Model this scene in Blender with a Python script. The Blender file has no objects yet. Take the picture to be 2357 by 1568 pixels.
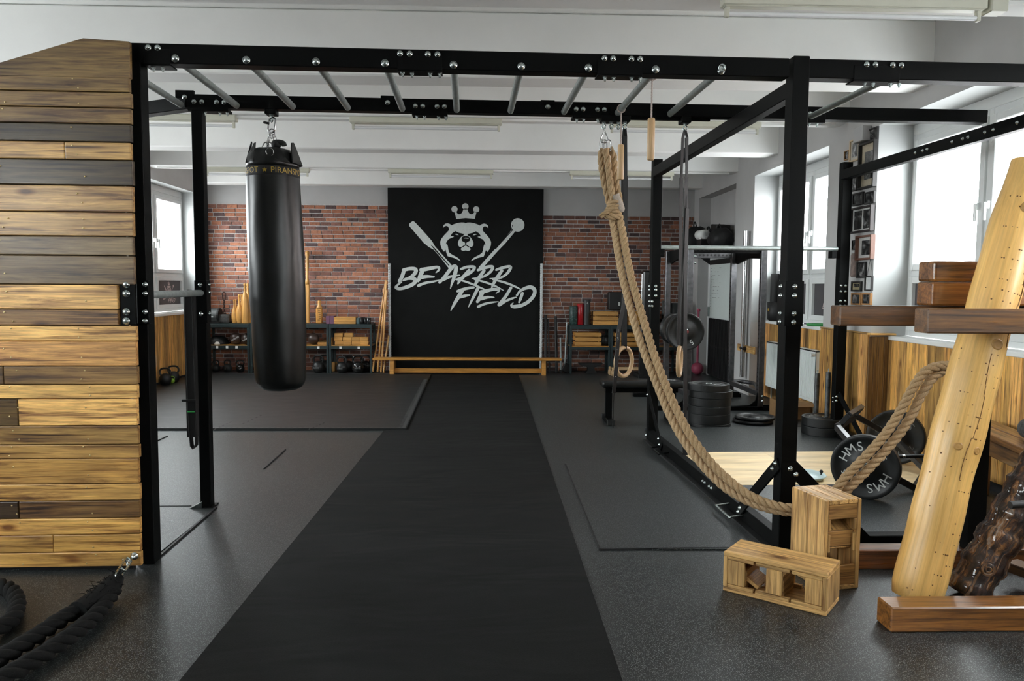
import bpy, bmesh, math, random
from mathutils import Vector as V, Matrix
import numpy as np
R_ = random.Random(7)
PI = math.pi
SC = bpy.context.scene
COL = SC.collection

# ------------------------------------------------------------------ camera
F = 1750.0; CX, CY = 1178.5, 784.0
PITCH, ROLL, YAW, EYE = 0.0725, 0.0062, 0.032, 1.5
fw = V((math.sin(YAW)*math.cos(PITCH), math.cos(YAW)*math.cos(PITCH), -math.sin(PITCH)))
rt = V((math.cos(YAW), -math.sin(YAW), 0)); up_ = rt.cross(fw)
ex = rt*math.cos(ROLL) + up_*math.sin(ROLL); ey = up_*math.cos(ROLL) - rt*math.sin(ROLL)
EYEP = V((0, 0, EYE))
RA = 0.025                                   # the rig stands turned a little against the room
gx = V((math.cos(RA), math.sin(RA), 0)); gy = V((-math.sin(RA), math.cos(RA), 0))
def ray(x, y): return fw + ex*((x-CX)/F) - ey*((y-CY)/F)
def oz(x, y, z=0.0):
    d = ray(x, y); return EYEP + d*((z-EYE)/d.z)
def oy(x, y, Y):
    d = ray(x, y); return EYEP + d*(Y/d.y)
def ox(x, y, X):
    d = ray(x, y); return EYEP + d*(X/d.x)
def og(x, y, Y):                             # on the plane rig-y = Y, answered in rig coordinates
    d = ray(x, y); p = EYEP + d*(Y/d.dot(gy)); return V((p.dot(gx), p.dot(gy), p.z))
def G(x, y, z): return gx*x + gy*y + V((0, 0, z))   # rig coordinates to the room's

cam = bpy.data.cameras.new('camera'); co = bpy.data.objects.new('camera', cam); COL.objects.link(co)
m = Matrix((ex, ey, -fw)).transposed().to_4x4(); m.translation = EYEP
co.matrix_world = m; cam.lens = F/2357*36; cam.sensor_width = 36; cam.clip_start = 0.05
SC.camera = co

# ------------------------------------------------------------------ materials
MATS = {}
class NT:
    def __init__(s, name):
        s.m = bpy.data.materials.new(name); s.m.use_nodes = True
        s.t = s.m.node_tree; s.b = s.t.nodes['Principled BSDF']; s.out = s.t.nodes['Material Output']
        MATS[name] = s.m
    def n(s, typ, **k):
        o = s.t.nodes.new(typ)
        for a, b in k.items():
            if a.startswith('i_'):
                key = a[2:].replace('_', ' ')
                o.inputs[int(key) if key.isdigit() else key].default_value = b
            else: setattr(o, a, b)
        return o
    def l(s, a, b): s.t.links.new(a, b)
    def ramp(s, src, *stops):
        r = s.n('ShaderNodeValToRGB'); e = r.color_ramp.elements
        while len(e) < len(stops): e.new(0.5)
        for i, (p, c) in enumerate(stops):
            e[i].position = p; e[i].color = (c if len(c) == 4 else (*c, 1)) if hasattr(c, '__len__') else (c, c, c, 1)
        s.l(src, r.inputs[0]); return r.outputs[0]
    def mix(s, fac, a, b, mode='MIX'):
        x = s.n('ShaderNodeMix', data_type='RGBA', blend_type=mode)
        for sock, v in ((x.inputs[0], fac), (x.inputs[6], a), (x.inputs[7], b)):
            if isinstance(v, bpy.types.NodeSocket): s.l(v, sock)
            elif hasattr(v, '__len__'): sock.default_value = (*v, 1) if len(v) == 3 else v
            else: sock.default_value = v
        return x.outputs[2]
    def bump(s, h, strength=.3, dist=.01):
        b = s.n('ShaderNodeBump', i_Strength=strength, i_Distance=dist); s.l(h, b.inputs['Height'])
        s.l(b.outputs[0], s.b.inputs['Normal'])
    def coord(s, kind='Object', scale=(1, 1, 1)):
        if kind == 'wc': a = s.n('ShaderNodeAttribute', attribute_name='wc').outputs['Vector']
        else: a = s.n('ShaderNodeTexCoord').outputs[kind]
        mp = s.n('ShaderNodeMapping'); mp.inputs['Scale'].default_value = scale; s.l(a, mp.inputs[0]); return mp.outputs[0]
    def noise(s, co, scale=5, detail=4, rough=.55, dist=0):
        n = s.n('ShaderNodeTexNoise', i_Scale=scale, i_Detail=detail, i_Roughness=rough, i_Distortion=dist); s.l(co, n.inputs['Vector']); return n.outputs[0]
def rgb(*c):
    return tuple(x/12.92 if x <= .04045 else ((x+.055)/1.055)**2.4 for x in (v/255 for v in c))
def simple(name, col, rough=.5, metal=0, nscale=0, namt=.15, bump=0, spec=.5, coat=0):
    k = NT(name); b = k.b
    b.inputs['Roughness'].default_value = rough; b.inputs['Metallic'].default_value = metal
    b.inputs['Specular IOR Level'].default_value = spec
    b.inputs['Coat Weight'].default_value = coat
    if nscale:
        n = k.noise(k.coord(), nscale, 5)
        k.l(k.ramp(n, (.3, tuple(c*(1-namt) for c in col)), (.7, tuple(min(1, c*(1+namt)) for c in col))), b.inputs['Base Color'])
        if bump: k.bump(n, bump, .004)
    else: b.inputs['Base Color'].default_value = (*col, 1)
    return k.m
def tinted(name, rough=.5, metal=0, bump=0, nscale=40, namt=.12, spec=.5):
    k = NT(name); a = k.n('ShaderNodeAttribute', attribute_name='tint').outputs['Color']
    n = k.noise(k.coord(), nscale, 4)
    k.l(k.mix(1.0, a, k.ramp(n, (.3, 1-namt), (.7, 1+namt)), 'MULTIPLY'), k.b.inputs['Base Color'])
    k.b.inputs['Roughness'].default_value = rough; k.b.inputs['Metallic'].default_value = metal
    k.b.inputs['Specular IOR Level'].default_value = spec
    if bump: k.bump(n, bump, .004)
    return k.m
def wood(name, light, dark, rough=.4, contrast=1.0, knots=True, coat=0.0, bump=.25, along=1.0, crack=.8, coatr=.25, grain=1.0):
    k = NT(name)
    st = k.noise(k.coord('wc', (1.2*along, 17, 17)), 1.6, 7, .66, .8)
    fine = k.noise(k.coord('wc', (4*along, 120, 120)), 1.0, 4, .65, .3)
    crk = k.noise(k.coord('wc', (1.6*along, 46, 46)), 1.3, 5, .6, .5)
    big = k.noise(k.coord('wc', (1.5, 5, 5)), 1.2, 3)
    lo = .5-.22/contrast; hi = .5+.2/contrast
    c = k.ramp(st, (lo, dark), (.5, tuple((a*.6+b*.4) for a, b in zip(light, dark))), (hi, light))
    c = k.mix(.75*grain, c, k.ramp(fine, (.32, .6), (.60, 1.15)), 'MULTIPLY')
    c = k.mix(min(1, crack), c, k.ramp(crk, (.30, (.10, .07, .07)), (.40, (.62, .55, .5)), (.47, (1, 1, 1))), 'MULTIPLY')
    c = k.mix(.6, c, k.ramp(big, (.35, .65), (.6, 1.12)), 'MULTIPLY')
    if knots:
        vo = k.n('ShaderNodeTexVoronoi', i_Scale=1.0); k.l(k.coord('wc', (2.2, 5.5, 5.5)), vo.inputs['Vector'])
        c = k.mix(1.0, c, k.ramp(vo.outputs['Distance'], (.05, (.25, .17, .12)), (.085, (.6, .5, .42)), (.14, (1, 1, 1))), 'MULTIPLY')
    a = k.n('ShaderNodeAttribute', attribute_name='tint').outputs['Color']
    c = k.mix(1.0, c, a, 'MULTIPLY')
    k.l(c, k.b.inputs['Base Color'])
    k.l(k.ramp(st, (.3, rough+.12), (.7, rough-.08)), k.b.inputs['Roughness'])
    k.b.inputs['Coat Weight'].default_value = coat; k.b.inputs['Coat Roughness'].default_value = coatr
    if bump: k.bump(k.mix(.5, st, fine), bump, .004)
    return k.m

black = simple('black_powder_steel', (.0034, .0038, .0038), .45, 0, 900, .3, .12, .07)
blackm = simple('black_matte', (.0045, .0045, .0048), .6, 0, 60, .25)
galv = simple('galvanised_pipe', (.36, .41, .40), .45, .45, 30, .18, .1)
chrome = simple('zinc_bolt', (.52, .58, .57), .27, 1)
steel = simple('polished_steel', (.5, .5, .5), .22, 1, 25, .15)
silverp = simple('brushed_upright', (.10, .10, .105), .3, .75, 20, .3)
ceilm = simple('ceiling_paint', (.82, .825, .805), .85, 0, 2.2, .03, .04)
beamm = simple('beam_paint', (.86, .865, .845), .8, 0, 2.0, .03, .04)
wallm = simple('grey_wall_paint', (.47, .467, .46), .8, 0, 2.5, .05, .05)
revm = simple('pale_reveal_paint', (.44, .455, .45), .7, 0, 2.5, .03, .04)
pvc = simple('white_pvc', (.74, .76, .755), .35, 0, 3, .02)
sillm = simple('white_sill', (.8, .82, .815), .3, 0, 3, .02)
grey_panel = simple('grey_window_film', (.075, .07, .075), .5, 0, 3, .1)
logo_white = simple('matt_white_paint', (.62, .66, .64), .7, 0, 30, .06)
board_black = simple('chalk_black_board', (.003, .0034, .0032), .7, 0, 3.5, .5, .05, .2)
leather = simple('black_leather', (.005, .0056, .0055), .33, 0, 18, .3, .12, .38)
gold = simple('gold_print', (.42, .27, .03), .5, 0, 40, .2)
rubber = simple('black_rubber', (.008, .009, .009), .46, 0, 90, .3, .1)
rubber_d = simple('plate_rubber', (.0065, .0075, .0075), .42, 0, 50, .3, .05)
white_print = simple('white_print', (.6, .62, .61), .6, 0, 40, .06)
grey_print = simple('grey_print', (.16, .165, .165), .6, 0, 40, .06)
cardboard = simple('cardboard', (.30, .17, .07), .8, 0, 30, .12)
fixt = simple('cream_enamel', (.62, .62, .52), .4, 0, 8, .04)
tubem = simple('tube_glass', (.8, .82, .83), .15, 0, 3, .02)
pinkm = simple('pink_rubber', (.36, .06, .11), .5, 0, 40, .1)
paper = simple('paper', (.78, .79, .77), .8, 0, 40, .03)
wboard = simple('whiteboard', (.62, .68, .66), .3, 0, 30, .03)
radm = simple('radiator_enamel', (.74, .79, .775), .35, 0, 5, .02)
webbing = simple('black_webbing', (.005, .005, .0055), .6, 0, 300, .3, .1)
cord_m = simple('white_cord', (.5, .42, .38), .8, 0, 300, .25)
tint_m = tinted('painted_object', .5)
tint_g = tinted('glossy_painted_object', .25)
rope_w = tinted('rope_fibre', .85, 0, .4, 260, .3, .2)
pwood = wood('reclaimed_planks', (.94, .62, .245), (.22, .10, .042), .36, 1.15, True, .3, crack=1.0)
dwood = wood('dark_oiled_timber', (.27, .125, .032), (.022, .009, .004), .34, 1.0, True, .55, coatr=.12)
bwood = wood('pallet_box_wood', (.88, .55, .205), (.22, .10, .03), .45, .95, True, .05)
panelw = wood('wall_panel_boards', (.98, .57, .165), (.18, .075, .022), .48, 1.0, True, .08)
ply = wood('plywood', (.90, .72, .44), (.78, .56, .30), .45, .8, True, .1, .05, crack=.1, grain=.35)
pine = wood('varnished_pine', (.62, .30, .06), (.36, .15, .025), .35, .9, False, .3, .05, crack=.2)
palew = wood('pale_beech', (.62, .42, .23), (.48, .31, .15), .45, .8, False, .1, .05, crack=.15)
clubw = wood('club_wood', (.70, .37, .10), (.54, .26, .06), .4, .7, False, .2, .03, crack=.3)
logw = wood('peeled_log', (.97, .61, .205), (.72, .39, .10), .36, .9, True, .25, .08, .5, crack=.15, grain=.35)

def bark():
    k = NT('dark_bark'); co_ = k.coord('wc', (3, 20, 20))
    n = k.noise(co_, 1.2, 8, .7, 1.2); n2 = k.noise(k.coord('wc', (5, 9, 9)), 2.5, 5)
    c = k.ramp(n, (.38, (.012, .006, .006)), (.5, (.05, .022, .014)), (.56, (.32, .14, .035)), (.64, (.4, .33, .27)))
    k.l(k.mix(.8, c, k.ramp(n2, (.35, .25), (.65, 1.25)), 'MULTIPLY'), k.b.inputs['Base Color'])
    k.b.inputs['Roughness'].default_value = .28; k.b.inputs['Coat Weight'].default_value = .5
    k.bump(n, .9, .015); return k.m
barkm = bark()
def fleck():
    k = NT('flecked_rubber_floor'); c = k.coord()
    vo = k.n('ShaderNodeTexVoronoi', i_Scale=290.0); k.l(c, vo.inputs['Vector'])
    sep = k.n('ShaderNodeSeparateColor'); k.l(vo.outputs['Color'], sep.inputs[0])
    fl = k.ramp(sep.outputs[0], (.64, 0), (.72, 1)); d = k.ramp(vo.outputs['Distance'], (.35, 1), (.5, 0))
    fl = k.mix(1, fl, d, 'MULTIPLY')
    big = k.noise(k.coord(scale=(1, 1, 1)), 1.1, 4); fine = k.noise(c, 300, 3)
    br = k.n('ShaderNodeTexBrick', offset=.5, i_Scale=1.0); br.inputs['Mortar Size'].default_value = .0015
    br.inputs['Brick Width'].default_value = 1.27; br.inputs['Row Height'].default_value = .86
    br.inputs['Color1'].default_value = (.8, .8, .8, 1); br.inputs['Color2'].default_value = (1.15, 1.15, 1.15, 1); br.inputs['Mortar'].default_value = (.3, .3, .3, 1)
    mp = k.n('ShaderNodeMapping'); mp.inputs['Location'].default_value = (.65, .09, 0)
    k.l(k.n('ShaderNodeTexCoord').outputs['Object'], mp.inputs[0]); k.l(mp.outputs[0], br.inputs['Vector'])
    base = k.mix(.6, (.0112, .0134, .0142), k.ramp(big, (.3, .55), (.7, 1.4)), 'MULTIPLY')
    base = k.mix(.85, base, br.outputs[0], 'MULTIPLY')
    k.l(k.mix(fl, base, (.19, .212, .21)), k.b.inputs['Base Color'])
    k.l(k.ramp(fine, (.3, .30), (.7, .48)), k.b.inputs['Roughness'])
    k.bump(fine, .25, .002); return k.m
fleckm = fleck()
def felt():
    k = NT('runner_felt'); c = k.coord()
    w = k.noise(k.coord(scale=(.7, 1.6, 1)), 1.4, 3, .5, .4); f = k.noise(c, 160, 3)
    k.l(k.ramp(f, (.3, (.0035, .004, .0039)), (.7, (.0085, .0092, .009))), k.b.inputs['Base Color'])
    k.b.inputs['Roughness'].default_value = .75; k.b.inputs['Specular IOR Level'].default_value = .15
    a = k.n('ShaderNodeMath', operation='MULTIPLY_ADD'); k.l(f, a.inputs[0]); a.inputs[1].default_value = .03; k.l(w, a.inputs[2])
    k.bump(a.outputs[0], .5, .06); return k.m
feltm = felt()
def puzzle():
    k = NT('puzzle_mat_foam'); c = k.coord()
    n = k.noise(k.coord(scale=(1, 2.5, 1)), 3, 5); f = k.noise(c, 220, 2)
    k.l(k.ramp(n, (.3, (.0085, .0103, .0108)), (.7, (.0098, .0118, .0124))), k.b.inputs['Base Color'])
    k.l(k.ramp(n, (.3, .44), (.7, .5)), k.b.inputs['Roughness']); k.bump(f, .15, .002); return k.m
matm = puzzle()
def brickm_():
    k = NT('brick_slips'); a = k.n('ShaderNodeAttribute', attribute_name='tint').outputs['Color']
    n = k.noise(k.coord(), 28, 6, .65); n2 = k.noise(k.coord(), 90, 4)
    c = k.mix(.9, a, k.ramp(n, (.25, .5), (.5, 1.0), (.75, 1.4)), 'MULTIPLY')
    k.l(c, k.b.inputs['Base Color']); k.b.inputs['Roughness'].default_value = .75
    k.bump(k.mix(.5, n, n2), .6, .012); return k.m
brickm = brickm_()
mortar = simple('mortar', (.52, .50, .49), .9, 0, 30, .15, .3)
def glassm_():
    k = NT('window_glass'); t = k.n('ShaderNodeBsdfTransparent'); g = k.n('ShaderNodeBsdfGlossy', i_Roughness=0.02)
    t.inputs[0].default_value = (.96, .97, .97, 1)
    fr = k.n('ShaderNodeFresnel', i_IOR=1.35); mx = k.n('ShaderNodeMixShader')
    ge = k.n('ShaderNodeNewGeometry'); mu = k.n('ShaderNodeMath', operation='MULTIPLY'); su = k.n('ShaderNodeMath', operation='SUBTRACT'); su.inputs[0].default_value = 1
    k.l(ge.outputs['Backfacing'], su.inputs[1]); k.l(fr.outputs[0], mu.inputs[0]); k.l(su.outputs[0], mu.inputs[1])
    k.l(mu.outputs[0], mx.inputs[0]); k.l(t.outputs[0], mx.inputs[1]); k.l(g.outputs[0], mx.inputs[2]); k.l(mx.outputs[0], k.out.inputs[0]); return k.m
glassm = glassm_()
def photo_():
    k = NT('monochrome_photograph'); a = k.n('ShaderNodeAttribute', attribute_name='wc').outputs['Vector']
    n = k.n('ShaderNodeTexNoise', i_Scale=2.6, i_Detail=4.0, i_Distortion=.6); k.l(a, n.inputs['Vector'])
    k.l(k.ramp(n.outputs[0], (.32, .008), (.5, .05), (.58, .12), (.72, .45)), k.b.inputs['Base Color']); k.b.inputs['Roughness'].default_value = .2; return k.m
photom = photo_()

# ------------------------------------------------------------------ mesh builder
W1 = (1, 1, 1)
def rotm(ax=0, ay=0, az=0):
    return Matrix.Rotation(az, 3, 'Z') @ Matrix.Rotation(ay, 3, 'Y') @ Matrix.Rotation(ax, 3, 'X')
class MB:
    def __init__(s): s.v = []; s.f = []; s.sm = []; s.wc = []; s.t = []; s.mi = []; s.mat = 0
    def add(s, vs, fs, smooth=False, tint=W1, wc=None):
        b = len(s.v); s.v += [tuple(v) for v in vs]; s.f += [tuple(b+i for i in f) for f in fs]
        s.sm += [smooth]*len(fs); s.t += [tint]*len(vs); s.mi += [s.mat]*len(fs)
        s.wc += [tuple(w) for w in (wc if wc is not None else vs)]; return s
    def box(s, c, d, rot=None, grain=0, tint=W1, seed=None):
        c = V(c); h = V(d)/2; vs = []; wc = []
        o = V((R_.uniform(-50, 50), R_.uniform(-50, 50), R_.uniform(-50, 50))) if seed is None else V(seed)
        order = {0: (0, 1, 2), 1: (1, 0, 2), 2: (2, 0, 1)}[grain]
        for x in (-1, 1):
            for y in (-1, 1):
                for z in (-1, 1):
                    p = V((x*h.x, y*h.y, z*h.z)); wc.append(V([p[i] for i in order])+o)
                    vs.append((rot @ p if rot else p)+c)
        return s.add(vs, [(0, 1, 3, 2), (4, 6, 7, 5), (0, 4, 5, 1), (2, 3, 7, 6), (0, 2, 6, 4), (1, 5, 7, 3)], False, tint, wc)
    def span(s, a, b, **k):                   # box between two corners
        a = V(a); b = V(b); d = b-a; return s.box((a+b)/2, [abs(x) for x in d], **k)
    def bar(s, a, b, w, h, up=(0, 0, 1), tint=W1):   # rectangular bar from a to b
        a = V(a); b = V(b); x = (b-a).normalized(); y = V(up).cross(x)
        if y.length < 1e-4: y = V((0, 1, 0)).cross(x)
        y.normalize(); z = x.cross(y)
        return s.box((a+b)/2, ((b-a).length, w, h), Matrix((x, y, z)).transposed(), 0, tint)
    def frames(s, pts):
        pts = [V(p) for p in pts]; n = len(pts); T = []
        for i in range(n): T.append((pts[min(i+1, n-1)]-pts[max(i-1, 0)]).normalized())
        u = V((0, 0, 1)) if abs(T[0].z) < .9 else V((1, 0, 0)); N = [(u-T[0]*u.dot(T[0])).normalized()]
        for i in range(1, n):
            q = N[-1]-T[i]*N[-1].dot(T[i]); N.append(q.normalized() if q.length > 1e-6 else N[-1])
        return pts, T, N
    def tube(s, pts, r, seg=10, caps=True, tint=W1, closed=False, flat=1.0):
        if closed: pts = list(pts)+[pts[0], pts[1]]
        pts, T, N = s.frames(pts); n = len(pts)
        if closed: pts, T, N = pts[:-1], T[:-1], N[:-1]; n -= 1; T[0] = T[-1]
        vs = []; wc = []; L = 0; o = R_.uniform(-40, 40)
        for i in range(n):
            B = T[i].cross(N[i]); rr = r[i] if hasattr(r, '__len__') else r
            if i: L += (pts[i]-pts[i-1]).length
            for k in range(seg):
                a = 2*PI*k/seg; vs.append(pts[i]+N[i]*(rr*math.cos(a)*flat)+B*(rr*math.sin(a)))
                wc.append((L+o, rr*math.cos(a)+o, rr*math.sin(a)))
        fs = [(i*seg+k, i*seg+(k+1) % seg, (i+1)*seg+(k+1) % seg, (i+1)*seg+k) for i in range(n-1) for k in range(seg)]
        s.add(vs, fs, True, tint, wc)
        if caps and not closed:
            for e, i in ((0, 0), (1, n-1)):
                ring = [vs[i*seg+k] for k in range(seg)]; w = [wc[i*seg+k] for k in range(seg)]
                s.add(ring, [tuple(range(seg))[::-1] if e == 0 else tuple(range(seg))], False, tint, w)
        return s
    def cyl(s, a, b, r, seg=16, tint=W1, r2=None): return s.tube([a, b], [r, r if r2 is None else r2], seg, True, tint)
    def lathe(s, prof, c=(0, 0, 0), axis=(0, 0, 1), seg=24, tint=W1, smooth=True, wob=None):
        c = V(c); z = V(axis).normalized(); x = z.orthogonal().normalized() if abs(z.z) < .99 else V((1, 0, 0)); y = z.cross(x)
        vs = []; wc = []; o = R_.uniform(-40, 40)
        for (r, h) in prof:
            for k in range(seg):
                a = 2*PI*k/seg; q = r*(wob(a, h) if wob else 1)
                vs.append(c+x*(q*math.cos(a))+y*(q*math.sin(a))+z*h); wc.append((h+o, q*math.cos(a), q*math.sin(a)))
        n = len(prof)
        fs = [(i*seg+k, i*seg+(k+1) % seg, (i+1)*seg+(k+1) % seg, (i+1)*seg+k) for i in range(n-1) for k in range(seg)]
        if prof[0][0] > 1e-6: fs.append(tuple(range(seg))[::-1])
        if prof[-1][0] > 1e-6: fs.append(tuple((n-1)*seg+k for k in range(seg)))
        return s.add(vs, fs, smooth, tint, wc)
    def ball(s, c, r, seg=20, tint=W1, sz=1.0):
        n = max(8, seg//2); return s.lathe([(max(1e-7, r*math.sin(PI*i/n)), -r*sz*math.cos(PI*i/n)) for i in range(n+1)], c, (0, 0, 1), seg, tint)
    def torus(s, c, axis, R, r, seg=32, rs=10, tint=W1, sy=1.0):
        c = V(c); z = V(axis).normalized(); x = z.orthogonal().normalized() if abs(z.z) < .99 else V((1, 0, 0)); y = z.cross(x)
        return s.tube([c+x*(R*math.cos(2*PI*i/seg))+y*(R*sy*math.sin(2*PI*i/seg)) for i in range(seg)], r, rs, False, tint, True)
    def link(s, c, d, n, L, Wd, r, tint=W1):    # chain link: long axis d, in the plane with normal n
        d = V(d).normalized(); w = V(n).cross(d).normalized(); c = V(c); k = L/2-Wd/2; P = []
        for i in range(9): a = -PI/2+PI*i/8; P.append(c+d*(k+Wd/2*math.cos(a))+w*(Wd/2*math.sin(a)))
        for i in range(9): a = PI/2+PI*i/8; P.append(c+d*(-k+Wd/2*math.cos(a))+w*(Wd/2*math.sin(a)))
        return s.tube(P, r, 8, False, tint, True)
    def prism(s, poly, o, ux, uy, t, tint=W1, back=True):   # 2-D outline pushed out by t along ux x uy
        o = V(o); ux = V(ux); uy = V(uy); n = ux.cross(uy).normalized(); k = len(poly)
        a = sum(poly[i][0]*poly[(i+1) % k][1]-poly[(i+1) % k][0]*poly[i][1] for i in range(k))
        if a < 0: poly = poly[::-1]
        lo = [o+ux*p[0]+uy*p[1] for p in poly]; hi = [p+n*t for p in lo]
        fs = [tuple(range(k, 2*k)), tuple(range(k))[::-1]] + [(i, (i+1) % k, k+(i+1) % k, k+i) for i in range(k)]
        return s.add(lo+hi, fs, False, tint)
    def rope(s, pts, R, pitch=None, strands=3, tint=W1, seg=7, jit=0.0):
        pts, T, N = s.frames(pts); pitch = pitch or R*7; L = 0; S = [[] for _ in range(strands)]
        for i, p in enumerate(pts):
            if i: L += (p-pts[i-1]).length
            B = T[i].cross(N[i])
            for k in range(strands):
                a = 2*PI*(L/pitch+k/strands); q = R*.52*(1+jit*R_.uniform(-1, 1))
                S[k].append(p+N[i]*(q*math.cos(a))+B*(q*math.sin(a)))
        for q in S: s.tube(q, R*.54, seg, True, tint)
        return s
    def text(s, txt, size, o, ux, uy, t=.002, tint=W1, align='CENTER', bend=None):
        P, Fc = text2d(txt, align); o = V(o); ux = V(ux); uy = V(uy); n = ux.cross(uy).normalized()
        vs = [bend(p[0]*size, p[1]*size) if bend else o+ux*(p[0]*size)+uy*(p[1]*size)+n*t for p in P]
        return s.add(vs, Fc, False, tint)
    def build(s, name, mat, parent=None, bevel=0, seg=1, sub=0, label=None):
        me = bpy.data.meshes.new(name); me.from_pydata(s.v, [], s.f)
        for mm in (mat if isinstance(mat, (list, tuple)) else [mat]): me.materials.append(mm)
        me.polygons.foreach_set('use_smooth', s.sm); me.polygons.foreach_set('material_index', s.mi)
        a = me.attributes.new('wc', 'FLOAT_VECTOR', 'POINT'); a.data.foreach_set('vector', np.array(s.wc, dtype=np.float32).ravel())
        a = me.attributes.new('tint', 'FLOAT_COLOR', 'POINT'); a.data.foreach_set('color', np.array([(*t, 1) for t in s.t], dtype=np.float32).ravel())
        me.update(); o = bpy.data.objects.new(name, me); COL.objects.link(o)
        if parent is not None:
            o.parent = parent
        if bevel:
            b = o.modifiers.new('bevel', 'BEVEL'); b.width = bevel; b.segments = seg; b.limit_method = 'ANGLE'; b.angle_limit = .6; b.harden_normals = False
        if label: o['label'] = label
        return o
_T2 = {}
def text2d(txt, align):
    if (txt, align) not in _T2:
        c = bpy.data.curves.new('lettering', 'FONT'); c.body = txt; c.align_x = align; c.align_y = 'CENTER'; c.size = 1; c.resolution_u = 3; c.offset = 0
        o = bpy.data.objects.new('lettering', c); COL.objects.link(o); bpy.context.view_layer.update()
        me = bpy.data.meshes.new_from_object(o.evaluated_get(bpy.context.evaluated_depsgraph_get()))
        _T2[(txt, align)] = ([tuple(v.co)[:2] for v in me.vertices], [tuple(p.vertices) for p in me.polygons])
        bpy.data.objects.remove(o); bpy.data.curves.remove(c); bpy.data.meshes.remove(me)
    return _T2[(txt, align)]
def tag(o, label, cat, group=None, kind=None):
    o['label'] = label; o['category'] = cat
    if group: o['group'] = group
    if kind: o['kind'] = kind
    return o
def thing(name, label, cat, loc=(0, 0, 0), rz=0, group=None):
    o = bpy.data.objects.new(name, None); COL.objects.link(o); o.location = loc; o.rotation_euler = (0, 0, rz)
    o.empty_display_size = .05; return tag(o, label, cat, group)
def struct(o): o['kind'] = 'structure'; return o
def dup(root, loc, rz, label, rot=None):
    r = root.copy(); COL.objects.link(r); r.location = loc; r.rotation_euler = rot or (0, 0, rz); r['label'] = label
    for ch in list(root.children):
        c = ch.copy(); COL.objects.link(c); c.parent = r
        for g in ch.children:
            d = g.copy(); COL.objects.link(d); d.parent = c
    return r
def smooth(pts, n=8):
    P = [V(p) for p in pts]; P = [P[0]*2-P[1]]+P+[P[-1]*2-P[-2]]; out = []
    for i in range(1, len(P)-2):
        a, b, c, d = P[i-1:i+3]
        for k in range(n):
            t = k/n; out.append(.5*((2*b)+(c-a)*t+(2*a-5*b+4*c-d)*t*t+(3*b-a-3*c+d)*t**3))
    return out+[P[-2]]
def resample(pts, step):
    L = [0]
    for i in range(1, len(pts)): L.append(L[-1]+(pts[i]-pts[i-1]).length)
    n = max(2, int(L[-1]/step)); out = []; j = 0
    for k in range(n+1):
        t = L[-1]*k/n
        while j < len(L)-2 and L[j+1] < t: j += 1
        q = (t-L[j])/max(1e-9, L[j+1]-L[j]); out.append(pts[j].lerp(pts[j+1], min(1, max(0, q))))
    return out
def var(a=.85, b=1.15): q = R_.uniform(a, b); return (q, q, q)

# ------------------------------------------------------------------ the room
XP, XW, XG = 3.6, 3.8, 3.96            # east side: pier face, panel under the windows, window plane
XL, XLG = -4.85, -5.1                  # west side: panel face / pier face, window plane
YB, YF = 13.3, -5.2
HB, HC, HF, SILL = 3.15, 3.66, 3.0, 1.05
WR = [(8.05, 10.3), (4.78, 7.03), (1.5, 3.75), (-1.78, .47), (-5.0, -2.8)]   # windows on the right
WL = [(10.62, 12.88), (7.35, 9.6), (4.08, 6.33), (.8, 3.05), (-2.5, -.2)]
NICHE = (11.07, 13.0)

b = MB(); b.span((-5.5, YF-.2, -.12), (4.4, YB+.2, 0)); struct(b.build('floor', fleckm))
b = MB(); b.span((-5.5, YF-.2, HC), (4.4, YB+.2, HC+.2)); struct(b.build('ceiling', ceilm))
bi = 0
BEAMS = [(-4.0, .3), (-2.3, .3), (-.6, .3), (1.1, .3), (2.75, .3), (4.33, .34), (6.19, .3), (7.62, .3), (9.48, .3), (11.0, .3), (12.83, .25)]
for Y, d in BEAMS:
    bi += 1; b = MB(); b.span((XL-.02 if Y < 12 else XL+.12, Y, HB), (XP+.02, Y+d, HC-.004)); struct(b.build('trim_%d' % bi, beamm, None, .012))
b = MB(); b.span((-5.5, YB, 0), (4.4, YB+.2, HC)); struct(b.build('wall_back', wallm))
b = MB(); b.span((-5.5, YF-.2, 0), (4.4, YF, HC)); struct(b.build('wall_front', simple('reflection_dimming_wall', (.16, .16, .165), .8)))  # unseen wall, coloured dark so the black parts mirror less brightness
def side_wall(name, s, xin, xpan, xg, wins, niche):
    b = MB(); xo = xg+s*.22
    sp = lambda x0, x1, y0, y1, z0, z1: b.span((x0, y0, z0), (x1, y1, z1))
    sp(xin, xo, YF, YB, HF, HC)                                       # lintel and fascia
    ys = sorted([YB]+[y for w in wins for y in w]+([niche[0], niche[1]] if niche else [])+[YF])
    ed = sorted(wins+([niche] if niche else []))
    p = YF
    for a, c in ed+[(YB, YB)]:
        if a > p: sp(xin, xo, p, a, 0, HF)
        p = c
    for a, c in wins: sp(xpan+s*.03, xo, a, c, 0, SILL-.04)
    if niche: sp(xpan, xo, niche[0], niche[1], 0, HF)
    return struct(b.build(name, wallm))
side_wall('wall_right', 1, XP, XW, XG, WR, NICHE)
side_wall('wall_left', -1, XL, XL, XLG, WL, None)
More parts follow.
